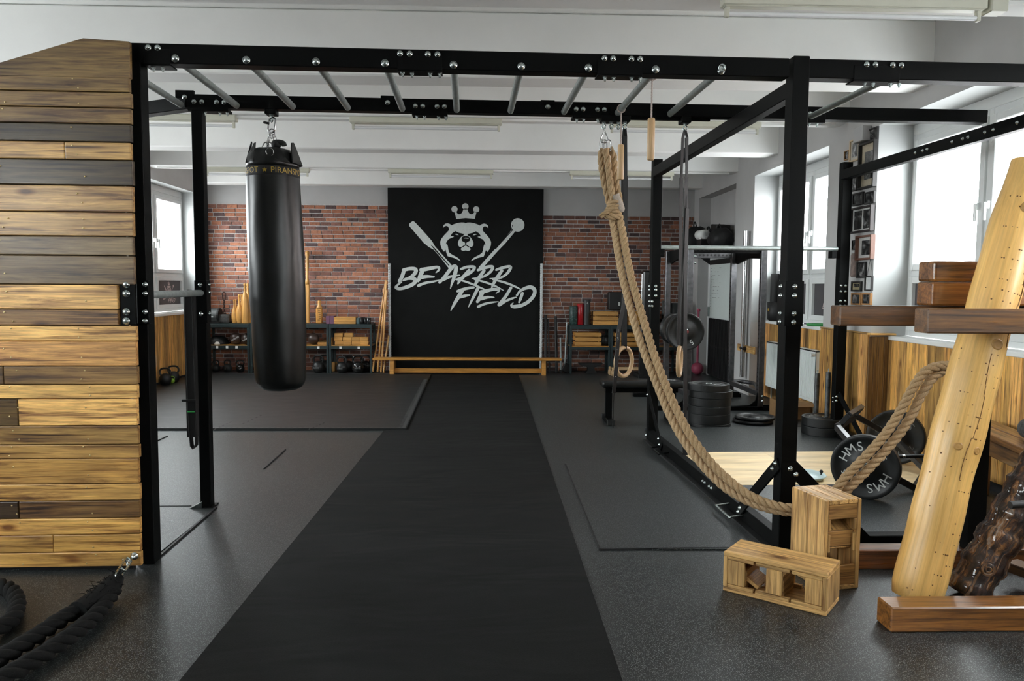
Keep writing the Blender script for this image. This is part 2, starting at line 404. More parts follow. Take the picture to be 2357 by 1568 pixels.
# pale painted window reveals
def reveal(name, s, xin, xg, wins):
    b = MB()
    for a, c in wins:
        b.span((xin+s*.001, c-.004, SILL-.03), (xg, c+.0, HF)); b.span((xin+s*.001, a, SILL-.03), (xg, a+.004, HF)); b.span((xin+s*.001, a, HF-.004), (xg, c, HF))
    struct(b.build(name, revm))
reveal('trim_20', 1, XP, XG, WR); reveal('trim_21', -1, XL, XLG, WL)
wn = 0
def window(s, xg, a, c, mull, film):
    """plastic window: two tall casements over two low ones with dark film"""
    global wn; wn += 1
    z0, z1, zt = SILL, HF-.1, 1.63; w = .055; xi = xg-s*.03; xo = xg+s*.03
    fb = MB(); X = lambda y0, y1, za, zb, dx=0: fb.span((xi-s*dx, y0, za), (xo, y1, zb))
    X(a, a+w, z0, z1); X(c-w, c, z0, z1); X(a, c, z1, HF)
    for y in mull: X(y-.03, y+.03, z0, z1)
    ed = [a+w]+[q for y in mull for q in (y-.03, y+.03)]+[c-w]; hand = MB(); gl = MB(); fl = MB(); lit = []
    for i in range(0, len(ed), 2):
        for u, v in ((z1-w, z1), (z0, z0+w), (zt-.03, zt+.03)): X(ed[i], ed[i+1], u, v)
    for i in range(0, len(ed), 2):
        p, q = ed[i], ed[i+1]; v = .06
        for za, zb in ((z0+w, zt-.03), (zt+.03, z1-w)):
            for y0, y1, u0, u1 in ((p+v, q-v, za, za+v), (p+v, q-v, zb-v, zb), (p, p+v, za, zb), (q-v, q, za, zb)): fb.span((xi-s*.022, y0, u0), (xo-s*.02, y1, u1))
            gl.span((xg-s*.004, p+v, za+v), (xg+s*.004, q-v, zb-v))
        fl.span((xg-s*.016, p+v-.004, z0+w+v), (xg-s*.010, q-v+.004, zt-.03-v)); lit.append((p+v, q-v, z0+w+v, zt-.03-v))
        yh = p+v*.5 if i else q-v*.5
        hand.span((xi-s*.045, yh-.012, 2.12), (xi-s*.022, yh+.012, 2.18)); hand.span((xi-s*.07, yh-.01, 2.03), (xi-s*.05, yh+.01, 2.17))
    o = struct(fb.build('window_%d' % wn, pvc, None, .006)); g = gl.build('glass_pane', glassm, o); h = hand.build('handle', pvc, o, .004)
    if film: fl.build('dark_film', grey_panel, o, label='dark grey film on the low panes')
    return o, lit
WINFILM = []
for i, (a, c) in enumerate(WR[:]):
    mull = [(a+c)/2] if i != 1 else [5.93]
    o, lit = window(1, XG, a, c, mull, True); WINFILM.append((1, o, lit))
for i, (a, c) in enumerate(WL):
    mull = [11.78] if i == 0 else [(a+c)/2]
    o, lit = window(-1, XLG, a, c, mull, True); WINFILM.append((-1, o, lit))
def sills(name, s, xpan, xg, wins):
    b = MB()
    for a, c in wins: b.span((xpan-s*.04, a+.004, SILL-.04), (xg-s*.031, c-.004, SILL))
    struct(b.build(name, sillm, None, .006))
sills('trim_22', 1, XW, XG, WR); sills('trim_23', -1, XL, XLG, WL)
# timber boarding under the windows
def boards(name, parts):
    b = MB()
    for (x, y0, y1, z0, z1, s, step) in parts:
        y = y0
        while y < y1-.01:
            w = min(R_.uniform(step*.7, step*1.3), y1-y); t = R_.random()
            q = .3 if t < .1 else (.6 if t < .28 else R_.uniform(.8, 1.25)); c = (q, q*R_.uniform(.9, 1.0), q*R_.uniform(.8, 1.0))
            b.box((x+s*.012, y+w/2, (z0+z1)/2), (.024+R_.uniform(0, .004), w-.003, z1-z0), None, 2, c); y += w
    return b
pr = []
for a, c in WR: pr.append((XW-.03, a+.005, c-.005, .02, SILL-.04, 1, .105))
for p, q in ((WR[1][1], WR[0][0]), (WR[2][1], WR[1][0]), (WR[3][1], WR[2][0])): pr.append((XP-.026, p, q, .02, 1.06, 1, .10))
b = boards('x', pr)
for p in (WR[1][1], WR[2][1]):                                            # boards on the short return faces
    x = XP-.02
    while x < XW-.03: b.box((x+.024, p-.012, .53), (.046, .02, 1.02), None, 2, (.3, .28, .26)); x += .048
    b.box((XP+.09, p-.03, 1.065), (.24, .08, .018), None, 0, (1.1, 1.1, 1.1))
b.box((XP-.015, 7.54, 1.07), (.03, 1.02, .012), None, 1, (.7, .7, .7))
struct(b.build('trim_24', panelw, None, .002))
b = boards('x', [(XL+.03-.024, 6.0, YB-.01, .02, SILL-.04, -1, .048)])
struct(b.build('trim_25', panelw, None, .002))
b = MB(); b.span((XW-.045, YF, 0), (XW-.028, 7.0, .06)); b.span((XL+.03, 5, 0), (XL+.045, YB, .05)); struct(b.build('baseboard_right', blackm))

# brick cladding, every slip laid one by one
def cladding(name, x0, x1, ztop, pale):
    b = MB(); h = .0714; bw = .186; n = int(round(ztop/h)); R = random.Random(11 if pale else 12)
    for r in range(n):
        x = x0-R.uniform(0, bw)
        while x < x1:
            w = bw*R.uniform(.93, 1.06); a = max(x, x0); c = min(x+w-.011, x1)
            if c-a > .015:
                t = R.random(); z = r*h
                col = (.085, .048, .045) if t < .17 else ((.17, .075, .055) if t < .36 else ((.30, .115, .062) if t < .7 else ((.36, .15, .085) if t < .86 else (.24, .105, .075))))
                q = R.uniform(.85, 1.15)*(1.1 if pale else .8); d = R.uniform(.012, .021)  # window daylight painted in: west brick lightened, dimmer east brick darkened
                if not (not pale and r == n-8 and 1.62 < (a+c)/2 < 1.72):
                    e = [(a, z+.005+R.uniform(0, .002)), (c, z+.005+R.uniform(0, .002)), (c-R.uniform(0, .003), z+h-.006-R.uniform(0, .002)), (a+R.uniform(0, .003), z+h-.006-R.uniform(0, .002))]
                    b.prism([(p[0], p[1]) for p in e], (0, YB-.010, 0), (1, 0, 0), (0, 0, 1), d, tuple(v*q for v in col))
            x += w
    o = struct(b.build(name, brickm, None, .004))
    m_ = MB(); m_.span((x0, YB-.012, 0), (x1, YB+.002, ztop)); m_.build('mortar_bed', mortar, o)
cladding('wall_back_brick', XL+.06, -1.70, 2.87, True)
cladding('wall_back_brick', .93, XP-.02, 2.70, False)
# door in the niche
d = MB(); a, c = 11.45, 12.86; x = XW-.03
d.span((x-.03, c-.09, 0), (XW-.004, c, 2.02)); d.span((x-.03, a, 0), (XW-.004, a+.08, 2.02)); d.span((x-.03, a, 1.94), (XW-.004, c, 2.02)); d.span((x, a+.06, .01), (XW-.006, c-.07, 1.95))
dr = struct(d.build('door_1', pvc, None, .004))
h = MB(); h.span((x-.07, c-.17, 1.0), (x-.03, c-.15, 1.16)); h.build('door_handle', chrome, dr)
lv = MB(); y = a+.12
while y < c-.16: lv.box((x-.035, y, .5), (.03, .035, .94), None, 2); y += .062
lv.span((x-.04, a+.1, .02), (x-.004, c-.14, .05)); lv.span((x-.04, a+.1, .93), (x-.004, c-.14, .97)); lv.span((x-.045, a+.1, .5), (x-.02, c-.14, .53)); lv.span((x-.012, a+.1, .02), (x-.004, c-.14, .97))
lv.build('louvre_grille', blackm, dr, label='black slatted grille over the lower half')
wb = thing('whiteboard', 'whiteboard with faint handwriting hung on the door above black slats', 'whiteboard', (x-.03, 12.1, .98))
q = MB(); q.span((-.02, -.52, 0), (.0, .56, .90)); q.build('board', wboard, wb, .004)
q = MB(); q.span((-.03, -.53, .88), (.0, .57, .96)); q.build('top_rail', blackm, wb)
q = MB()
for r in range(9):
    for k in range(2+r % 3): q.box((-.0225, .5-R_.uniform(.05, .5), .82-r*.06), (.002, R_.uniform(.03, .12), .006))
for r in range(16): q.box((-.0225, .5, .82-r*.045), (.002, .03, .008))
q.build('handwriting_text', grey_print, wb)

# building across the street
bl = thing('apartment_building', 'pale pink apartment block seen hazily through the big window', 'building', (24, 12, -6))
q = MB(); q.span((0, -22, 0), (8, 22, 26)); q.build('wall', simple('pale_render', (.84, .72, .70), .9), bl)
wgl = simple('distant_window', (.66, .62, .64), .6); wor = simple('orange_panel', (.85, .45, .25), .8)
for i in range(9):
    for j in range(7):
        q = MB(); y, z = -19+i*4.6, 3+j*3.1; q.span((-.03, y, z), (.1, y+1.5, z+1.4)); w_ = q.build('window', wgl, bl)
        q = MB(); q.span((-.05, y+.7, z), (-.03, y+.78, z+1.4)); q.build('mullion', simple('m', (.9, .88, .88)) if 'm' not in MATS else MATS['m'], w_)
q = MB(); q.span((-.06, -2.2, 8.9), (-.02, -.2, 10.4)); q.build('balcony_panel', wor, bl)

# tube lights and their conduit
def light(px0, px1, Y, label, xlen=1.53):
    p0, p1 = oy(px0, 280, Y), oy(px1, 280, Y); x0 = p0.x if px0 is not None else 0; L = p1.x-p0.x
    t = thing('tube_light', label, 'ceiling light', ((p0.x+p1.x)/2, Y, HB), 0, 'fluorescent tube lights under the ceiling beams')
    q = MB(); q.span((-L/2, -.045, -.055), (L/2, .045, 0)); q.span((-L/2+.01, -.03, -.062), (L/2-.01, .03, -.05)); q.build('housing', fixt, t, .004)
    q = MB(); q.cyl((-L/2+.03, 0, -.098), (L/2-.03, 0, -.098), .014, 12); q.build('tube', tubem, t)
    for s in (-1, 1):
        q = MB(); q.span((s*(L/2-.03)-.012, -.016, -.118), (s*(L/2-.03)+.012, .016, -.05)); q.build('lamp_holder', fixt, t, .004)
    return t
light(1655, 2250, 4.42, 'tube light nearest the camera, high above the black rig')
light(200, 545, 7.72, 'tube light behind the narrow post, partly hidden by plank wall')
light(806, 1155, 7.72, 'tube light in the middle of the row just behind rig beam')
light(1402, 1750, 7.72, 'tube light behind the hanging rings and wooden dowels')
light(470, 711, 11.1, 'far tube light behind the punching bag')
light(893, 1136, 11.1, 'far tube light above the black logo board')
light(1313, 1553, 11.1, 'far tube light behind the knotted rope')
for i, (Y, x0, x1) in enumerate(((4.42, -4.7, 3.5), (7.72, -4.7, 3.5), (11.1, -4.7, 3.5))):
    q = MB(); q.span((x0, Y-.012, HB-.02), (x1, Y+.012, HB)); struct(q.build('trim_%d' % (30+i), beamm))
jb = MB(); p = oy(2288, 5, 4.42); jb.span((p.x-.05, 4.36, HB-.075), (p.x+.05, 4.46, HB-.0)); tag(jb.build('junction_box', fixt, None, .006), 'small grey junction box on the ceiling beside nearest tube light', 'junction box')

# ------------------------------------------------------------------ the black training rig (rig coordinates)
rig = thing('monkey_bar_rig', 'large black steel training rig with galvanised monkey bar rungs across the hall', 'training rig', (0, 0, 0), RA)
Q = .09; ZT = 2.72; ZB = 2.62; YA, YC = 4.07, 5.10           # front and rear beam faces
def part(name, mat, a, bb, bev=.004, parent=rig):
    q = MB(); q.span(a, bb); return q.build(name, mat, parent, bev)
_bolt = None
def bolt(p, n, parent, r=.014, nut=False):
    """domed bolt head on a washer, facing n"""
    q = MB(); n = V(n); p = V(p)
    q.lathe([(r*1.25, 0), (r*1.25, .003), (r, .003), (r*.95, .008), (r*.7, .012), (r*.3, .014), (1e-7, .0145)] if not nut else [(r*1.3, 0), (r*1.3, .003), (r, .003), (r, .012), (r*.6, .012), (r*.6, .022), (1e-7, .022)], p, n, 10 if not nut else 6, W1, not nut)
    return q.build('bolt', chrome, parent)
FRONT, DOWN, LEFT, RIGHT = (0, -1, 0), (0, 0, -1), (-1, 0, 0), (1, 0, 0)
postL = part('post', black, (-1.765, YA, 0), (-1.674, YA+Q, ZT))
postL2 = part('post', black, (-1.79, YC, 0), (-1.72, YC+.075, ZB))
postR = part('post', black, (1.728, YA-.008, 0), (1.818, YA+Q, ZT+.012))
postS = part('post', black, (1.74, 7.2, 0), (1.83, 7.285, 2.70))
postS2 = part('post', black, (3.585, 7.2, .033), (3.68, 7.285, 2.70))
postR2 = part('post', black, (3.47, YA, 0), (3.56, YA+Q, ZT))
front = part('front_beam', black, (-1.89, YA, ZB), (1.71, YA+Q, ZT))
front2 = part('front_beam', black, (1.80, YA, ZB), (3.52, YA+Q, ZT))
rear = part('rear_beam', black, (-1.83, YC, ZB+.01), (3.54, YC+Q-.01, ZT-.005))
q = MB(); q.bar((-1.80, YC+.05, 2.667), (-2.6, YC+.50, 2.667), .08, .085); q.build('angled_beam', black, rig, .004)
lt = part('side_beam', black, (1.735, YA+Q, 2.53), (1.80, 7.2, 2.62)); rtb = part('side_beam', black, (3.56, YA+Q, 2.53), (3.625, 7.2, 2.62))
rail = part('base_rail', black, (1.735, YA+Q, .015), (1.80, 7.2, .105)); frail = part('base_rail', black, (1.80, YA+.01, .015), (3.47, YA+.09, .10)); part('base_rail', black, (3.585, 6.72, .034), (3.65, 7.2, .12))
part('rail_strip', rubber, (1.69, YA+Q, 0), (1.735, 7.2, .02), .002)
# rungs
for x in (-1.855, -1.5, -1.143, -.79, -.437, -.082, .272, .627, .985, 1.338, 2.30):
    q = MB(); q.cyl((x, YA+Q-.005, 2.648), (x, YC+.005, 2.648), .0205, 16)
    r = q.build('rung', galv, rig)
    if x > -1.6 and x < 2: bolt((x, YA, 2.645), FRONT, front, .0165)
hk = MB(); p = og(1660, 158, YA); hk.torus((p.x, YA-.012, p.z), (0.5, 1, .2), .016, .006, 16, 6); hk.cyl((p.x, YA, p.z), (p.x, YA-.012, p.z), .014, 10); hk.build('eye_bolt', chrome, rig)
# splice plates with bolts
def splice(x0, x1, beam, y, xs, front_face=True):
    s = part('splice_plate', black, (x0, y-.004, ZB-.006), (x1, y, ZB+.07), .001); part('splice_plate', black, (x0, y, ZB-.012), (x1, y+Q, ZB-.004 if front_face else ZB+.004), .001)
    for x in xs:
        bolt((x, y-.004, ZB+.075 if front_face else ZB+.045), FRONT, s, .0125)
        bolt((x+.01, y+.03, ZB-.012), DOWN, s, .0095, True)
X = lambda px, py, Y: og(px, py, Y).x
splice(X(915, 178, YA), X(1018, 178, YA), front, YA, [X(v, 141, YA) for v in (921, 943, 985, 1007)])
splice(X(1375, 183, YA), X(1478, 184, YA), front, YA, [X(v, 147, YA) for v in (1391, 1411, 1453, 1473)])
splice(X(1965, 186, YA), X(2070, 186, YA), front2, YA, [X(v, 152, YA) for v in (1994, 2014, 2054, 2074)])
splice(X(330, 120, YA), X(392, 120, YA), front, YA, [X(v, 119, YA) for v in (342, 364)])
splice(X(432, 240, YC), X(525, 245, YC), rear, YC, [X(v, 235, YC) for v in (447, 465, 499, 516)], False)
splice(X(948, 255, YC), X(1030, 255, YC), rear, YC, [X(v, 246, YC) for v in (956, 973, 1006, 1023)], False)
splice(X(1318, 260, YC), X(1405, 262, YC), rear, YC, [X(v, 254, YC) for v in (1326, 1342, 1375, 1391)], False)
splice(X(1857, 272, YC), X(1900, 275, YC), rear, YC, [X(v, 266, YC) for v in (1864, 1882)], False)
for a, c, y0 in ((403, 446, 207), (876, 908, 220), (1245, 1277, 230)):
    pa, pb = og(a, y0, YC), og(c, y0, YC); s = part('top_tab', black, (pa.x, YC-.002, ZT-.03), (pb.x, YC+.02, pa.z), .002); bolt(((pa.x+pb.x)/2, YC-.002, pa.z-.045), FRONT, s, .013)
q = MB(); q.span((1.0, YC+.03, ZB-.008), (1.62, YC+.05, ZB+.012)); q.build('trolley_track', black, rig)
# mounts under the rear beam, with eye bolts
def mount(x0, x1, eyes, zb=2.598):
    s = part('hanging_bracket', black, (x0, YC-.005, zb), (x1, YC+Q, ZB+.012), .004)
    for x in eyes:
        q = MB(); q.torus((x, YC+.04, zb-.028), (.75, .65, 0), .014, .0055, 16, 6); q.cyl((x, YC+.04, zb), (x, YC+.04, zb-.014), .006, 8); q.cyl((x, YC+.04, zb), (x, YC+.04, zb-.008), .013, 6); q.build('eye_bolt', chrome, s)
XB = X(625, 265, 5.14); XRP = X(1390, 290, 5.14); XK1 = X(1438, 290, 5.14); XK2 = X(1577, 290, 5.14)
mount(XB-.035, XB+.035, [XB]); mount(XRP-.025, XK1+.03, [XRP, XRP+.05, XRP+.098, XK1], 2.592); mount(XK2-.035, XK2+.03, [XK2], 2.592)
# sleeves at the post joints
def sleeve(cx, cy, w, z0, z1, zs, faces):
    s = part('joint_sleeve', black, (cx-w, cy-w, z0), (cx+w, cy+w, z1), .002)
    for z in zs:
        for f in faces:
            f = V(f); bolt(V((cx, cy, z))+f*w+V((-.0, 0, 0)), f, s, .0115)
zs = [og(1838, y, YA).z for y in (660, 681, 722, 742)]
sleeve(1.773, YA+.041, .0525, zs[3]-.02, zs[0]+.03, zs, (FRONT, LEFT))
sleeve(1.785, 7.2425, .0475, 1.38, 1.53, [1.50, 1.465, 1.41], (FRONT, LEFT))
zs2 = [og(1510, y, 7.2).z for y in (659, 670, 694, 705)]
for z in zs2[2:]: bolt((1.7525, 7.2, z), FRONT, postS, .0115); bolt((1.74, 7.24, z), LEFT, postS, .0115)
zs3 = [og(1945, y, 7.2).z for y in (658, 671, 693, 704)]
for z in zs3: bolt((3.605, 7.2, z), FRONT, postS2, .011); bolt((3.65, 7.2, z), FRONT, postS2, .011)
sleeve(-1.755, YC+.0375, .0395, 1.24, 1.52, [1.49, 1.44, 1.30], (FRONT, RIGHT))
# the big angle bracket on the plank panel
pa, pb = og(272, 645, 3.97), og(310, 748, 3.97)
br = part('angle_bracket', black, (pa.x, 3.985, pb.z), (pb.x, 4.0, pa.z), .003); q = MB(); q.span((og(315, 700, 4.05).x, 4.045, pb.z), (-1.655, YA+.0, pa.z)); q.build('angle_bracket', black, br, .004)
for y in (655, 676, 718, 739):
    p = og(291, y, 3.985); bolt((p.x, 3.985, p.z), FRONT, br, .015); p2_ = og(334, y, 4.045); bolt((p2_.x, 4.045, p2_.z), FRONT, br, .011)
q = MB(); zb_ = 1.437; q.cyl((-1.715, YA+Q-.01, zb_), (-1.755, YC+.02, zb_), .0205, 16); q.build('low_bar', galv, rig)
# pull-up bar
q = MB(); q.cyl((1.80, 7.235, 1.872), (3.57, 7.235, 1.872), .021, 16); q.build('pull_up_bar', galv, rig)
for x, s in ((1.815, 1), (3.55, -1)): part('bar_bracket', black, (min(x, x+s*.05), 7.195, 1.78), (max(x, x+s*.05), 7.275, 1.85), .003)
# diagonal braces with gussets
def brace(a, c, w, n, side):
    q = MB(); q.bar(a, c, w, .012 if side else .05, n); s = q.build('brace', black, rig, .003)
    return s
s = brace((1.722, YA+.01, .52), (1.722, YA+.62, .06), .075, (1, 0, 0), True)
for p in ((1.716, YA+.03, .515), (1.716, YA+.07, .475), (1.716, YA+.56, .105), (1.716, YA+.59, .07)): bolt(p, LEFT, s, .011)
q = MB(); q.prism([(1.81, .545), (2.26, .10), (2.15, .10), (1.81, .43)], (0, YA+.005, 0), (1, 0, 0), (0, 0, 1), .01); s = q.build('gusset', black, rig)
q = MB(); q.prism([(1.735, .53), (1.815, .53), (1.815, .42), (1.735, .42)], (0, YA-.009, 0), (1, 0, 0), (0, 0, 1), .006); s2 = q.build('gusset_plate', black, rig)
for px, py in ((1820, 1080), (1833, 1093)): p = og(px, py, YA-.02); bolt((p.x, YA-.016, p.z), FRONT, s2, .012)
q = MB(); q.bar((1.728, 7.19, .485), (1.728, 6.64, .05), .012, .06, (0, 0, 1)); s = q.build('brace', black, rig, .003)
for p in ((1.72, 7.16, .46), (1.73, 7.22, .45), (1.72, 6.72, .12), (1.72, 6.68, .075), (1.73, 7.24, .05)): bolt(p, LEFT, s, .012)
q = MB(); q.bar((3.6, 7.16, .47), (3.66, 6.75, .06), .012, .06, (0, 0, 1)); q.build('brace', black, rig, .003)
for z in (.43, .39): bolt((3.6, 7.2, z), FRONT, postS2, .011); bolt((3.565, 7.2, z-.01), FRONT, postS2, .008)
# rail splice + band pegs
for y in (5.45, 5.40, 5.30, 5.25): bolt((1.735, y, .062), LEFT, rail, .010)
for y in (4.75, 6.55):
    q = MB(); q.tube(smooth([(1.735, y-.13, .06), (1.66, y-.13, .05), (1.645, y-.12, .045), (1.645, y+.12, .045), (1.66, y+.13, .05), (1.735, y+.13, .06)], 5), .007, 8); q.build('band_peg', black if y > 6 else chrome, rig)
q = MB(); q.span((-1.81, YC-.02, 0), (-1.70, YC+.1, .01)); q.build('foot_plate', black, postL2, .002)
q = MB(); q.prism([(-1.86, 0), (-1.77, 0), (-1.77, .05)], (0, YC+.0, 0), (1, 0, 0), (0, 0, 1), .03); q.build('foot_clamp', chrome, postL2)
for x, y in ((4.3, 7.24), (3.68, 5.1)):
    pass
p = [og(x, y, 5.6) for x, y in ((2158, 330), (2170, 329), (2185, 325), (2195, 323), (2166, 341), (2177, 338), (2202, 332), (2210, 329), (2283, 289), (2300, 284))]
for k in p: bolt((3.56, 4.6+(2357-(1116+3.56/5.6*1750))*0+R_.uniform(.2, .5)+p.index(k)*.12, 2.575), LEFT, rtb, .010)

# plank-clad panel beside the rig
YP = 3.975
pw = thing('plank_wall', 'tall panel clad in varnished reclaimed planks beside the black rig', 'plank wall', (0, 0, 0), RA)
yb = [178, 213, 249, 286, 328, 369, 428, 489, 545, 589, 656, 713, 750, 786, 843, 885, 918, 980, 1023, 1055, 1113, 1152, 1192, 1230, 1270, 1304]
tn = [(.38, .37, .33), (.42, .40, .36), (.40, .38, .34), (.085, .088, .10), (.82, .76, .62), (.10, .105, .13), (.70, .64, .55), (.80, .74, .60), (.32, .34, .40), (.23, .23, .25), (1.12, 1.04, .88), (.38, .32, .28), (1.18, 1.1, .9), (.92, .76, .62), (.38, .34, .29), (1.05, .98, .78), (1.40, 1.3, 1.05), (.46, .42, .34), (.70, .62, .46), (.75, .64, .44), (.92, .82, .58), (.32, .27, .22), (1.0, .88, .60), (.86, .75, .50), (.85, .74, .5)]
seams = {4: (148, 1.1), 14: (7, .5), 16: (40, .12), 21: (42, .25), 23: (121, .85)}
xl = -3.4; q = MB(); xe = lambda y: og(300 + (y-178)*27/1126, y, YP).x
for i in range(25):
    z1, z0 = og(300, yb[i], YP).z, og(310, yb[i+1], YP).z; x1 = xe((yb[i]+yb[i+1])/2)-.004+R_.uniform(-.004, .004)
    if yb[i] < 740 and yb[i+1] > 660: x1 = og(271, 700, YP).x
    cuts = [(xl, x1, tn[i])]
    if i in seams:
        xs = og(seams[i][0], yb[i], YP).x; cuts = [(xl, xs, tuple(v*seams[i][1] for v in tn[i])), (xs, x1, tn[i])]
    for a, c, t in cuts:
        y = YP+R_.uniform(-.003, .003); q.box(((a+c)/2, y+.016, (z0+z1)/2), (c-a-.002, .032, z1-z0-.0035), None, 0, tuple(v*1.0 for v in t))
q.build('planks', pwood, pw, .004, 2)
za = og(300, 178, YP).z; q = MB(); tp = [(xl, za-.012), (og(300, 178, YP).x-.003, za-.004), (og(297, 95, YP).x, og(297, 95, YP).z), (og(190, 87, YP).x, og(190, 87, YP).z), (og(0, 143, YP).x, og(0, 143, YP).z), (xl, og(0, 143, YP).z-.16)]
q.prism(tp, (0, YP+.032, 0), (1, 0, 0), (0, 0, 1), .03); q.wc = [(p[0], p[2], p[1]) for p in q.v]; q.t = [(.33, .32, .28)]*len(q.t); q.build('top_board', pwood, pw, .003)
q = MB(); q.span((xl, YP+.034, 0), (-1.76, YP+.07, 2.5)); q.build('backing_board', blackm, pw)
q = MB()
for i in range(25):
    z = (og(300, yb[i], YP).z+og(310, yb[i+1], YP).z)/2
    for x in (-1.95, -2.32, -2.5):
        for dz in (-.02, .025):
            if R_.random() < .6: q.lathe([(.0045, 0), (.004, .0008), (1e-7, .0008)], (x+R_.uniform(-.03, .03), YP-.0025, z+dz), (0, -1, 0), 8)
q.build('screw_heads', simple('brass_screw', (.55, .42, .2), .35, .8), pw)
# eye bolt at the foot
p = og(310, 1280, YP); q = MB(); q.lathe([(.02, 0), (.02, .004), (.013, .006), (.012, .02), (.006, .026), (1e-7, .027)], (p.x, YP, p.z), FRONT, 12); q.torus((p.x-.03, YP-.03, p.z-.012), (.3, .3, 1), .016, .006, 16, 6); q.build('eye_bolt', chrome, pw)
for i, (px, py, r) in enumerate(((323, 832, .096), (330, 962, .075))):
    p = og(px, py, 4.3); q = MB(); q.ball((0, 0, 0), r, 24, W1, 1.05); o = q.build('climbing_ball', palew); o.location = G(p.x, 4.27, p.z)
    tag(o, ('larger' if i == 0 else 'smaller, lower') + ' pale wooden ball hold showing behind the front post of the rig', 'climbing hold', 'wooden ball holds behind plank wall')
    q = MB(); q.cyl((0, 0, 0), (0, -.2, 0), .02, 10); q.build('stem', blackm, o)

# ------------------------------------------------------------------ hanging gear
bagc = G(XB, YC+.04, 0)
bag = thing('punching_bag', 'black leather heavy punching bag hanging from the rig on a chain', 'punching bag', bagc)
xt = 0.02; zt0, zt1 = .80, 2.40
def bagx(z): return .035*(2.4-z)/1.6
prof = [(1e-7, .787), (.06, .789), (.11, .797), (.14, .815), (.157, .845), (.163, .88), (.170, 1.0), (.178, 1.3), (.180, 1.6), (.178, 1.85), (.175, 2.0), (.172, 2.12), (.169, 2.2), (.167, 2.24)]
P2 = []
for i in range(len(prof)-1):
    for k in range(4): t = k/4; P2.append((prof[i][0]*(1-t)+prof[i+1][0]*t, prof[i][1]*(1-t)+prof[i+1][1]*t))
P2.append(prof[-1])
def wob(a, h):
    return 1+.006*math.sin(3*a+h*5)+.005*math.sin(7*a-h*11)+.006*math.sin(2*a+h*23)*math.exp(-((h-1.2)/.5)**2)+.012*math.sin(26*a)*math.exp(-((h-.86)/.05)**2)
q = MB(); q.lathe(P2, seg=64, wob=wob); q.v = [(x+bagx(z), y, z) for x, y, z in q.v]; q.build('body', leather, bag)
q = MB(); q.lathe([(.168, 2.193), (.1705, 2.195), (.1690, 2.253), (.166, 2.255)], seg=64); q.v = [(x+bagx(z), y, z) for x, y, z in q.v]; bnd = q.build('printed_band', blackm, bag)
def wrap(s0):
    def f(x, y):
        a = -PI/2+(x+s0)/.17; z = 2.223+y; return (.1715*math.cos(a)+bagx(z), .1715*math.sin(a), z)
    return f
q = MB(); q.text('PIRANSPOT', .052, None or (0, 0, 0), (1, 0, 0), (0, 0, 1), 0, W1, 'LEFT', wrap(.030)); q.text('PIRANSPOT', .052, (0, 0, 0), (1, 0, 0), (0, 0, 1), 0, W1, 'RIGHT', wrap(-.048))
st = [(.017*(1 if i % 2 == 0 else .4)*math.sin(2*PI*i/10), .017*(1 if i % 2 == 0 else .4)*math.cos(2*PI*i/10)) for i in range(10)]; f = wrap(-.006); q.add([f(*p) for p in st], [tuple(range(10))[::-1]]); q.build('band_lettering', gold, bnd)
q = MB(); q.lathe([(.167, 2.253), (.166, 2.28), (.160, 2.31), (.150, 2.34), (.13, 2.365), (.10, 2.378), (.05, 2.382), (1e-7, 2.382)], seg=64, wob=lambda a, h: 1+(.05*math.sin(5*a+1)+.03*math.sin(11*a))*max(0, (h-2.25)/.13)); q.v = [(x+bagx(z), y, z) for x, y, z in q.v]; q.build('top_cover', leather, bag)
for a, hgt, w_ in ((-2.95, .15, .055), (-2.3, .135, .035), (-.2, .15, .07), (-1.0, .06, .05), (.7, .13, .06), (2.3, .13, .06), (1.5, .13, .06)):
    q = MB(); ca, sa = math.cos(a), math.sin(a); tx = V((-sa, ca, 0)); c0 = V((ca*.163+.008, sa*.163, 2.275)); top = V((ca*.128+.008, sa*.128, 2.275+hgt))
    q.prism([(-w_*1.1, 0), (w_*1.1, 0), (w_*.5, hgt*.75), (w_*.25, hgt), (-w_*.3, hgt*.95), (-w_*.6, hgt*.7)], c0, tx, (top-c0).normalized(), .008); q.build('flap', leather, bag, .003)
q = MB(); q.ball((.035, -.03, 2.405), .032, 16); q.tube(smooth([(.03, -.03, 2.42), (.06, -.04, 2.418), (.085, -.04, 2.41), (.09, -.04, 2.395)], 5), .017, 8); q.build('tied_cord', blackm, bag)
q = MB(); q.torus((.03, -.158, 2.335), (0, 1, .25), .024, .003, 24, 6); q.build('d_ring', steel, bag)
zc = 2.565; q = MB(); q.link((0, 0, zc-.03), (.12, 0, 1), (.35, 1, 0), .10, .05, .006); k1 = q.build('carabiner', steel, bag)
q = MB(); q.cyl((-.052, .0, zc-.012), (-.016, 0, zc-.02), .008, 8); q.build('screw_gate', blackm, k1)
for i, (dx, dz, nn, L, dr) in enumerate(((0.0, -.085, (0, 1, 0), .06, (0, 0, 1)), (-.022, -.125, (1, .6, 0), .075, (.28, 0, 1)), (.018, -.125, (1, -.4, 0), .075, (-.25, .1, 1)), (-.042, -.165, (0, 1, 0), .05, (.5, 0, 1)), (-.015, -.165, (0, 1, .1), .05, (-.4, 0, 1)))):
    q = MB(); q.link((dx, 0, zc+dz), dr, nn, L, .034, .0042); q.build('chain_link', steel, bag)

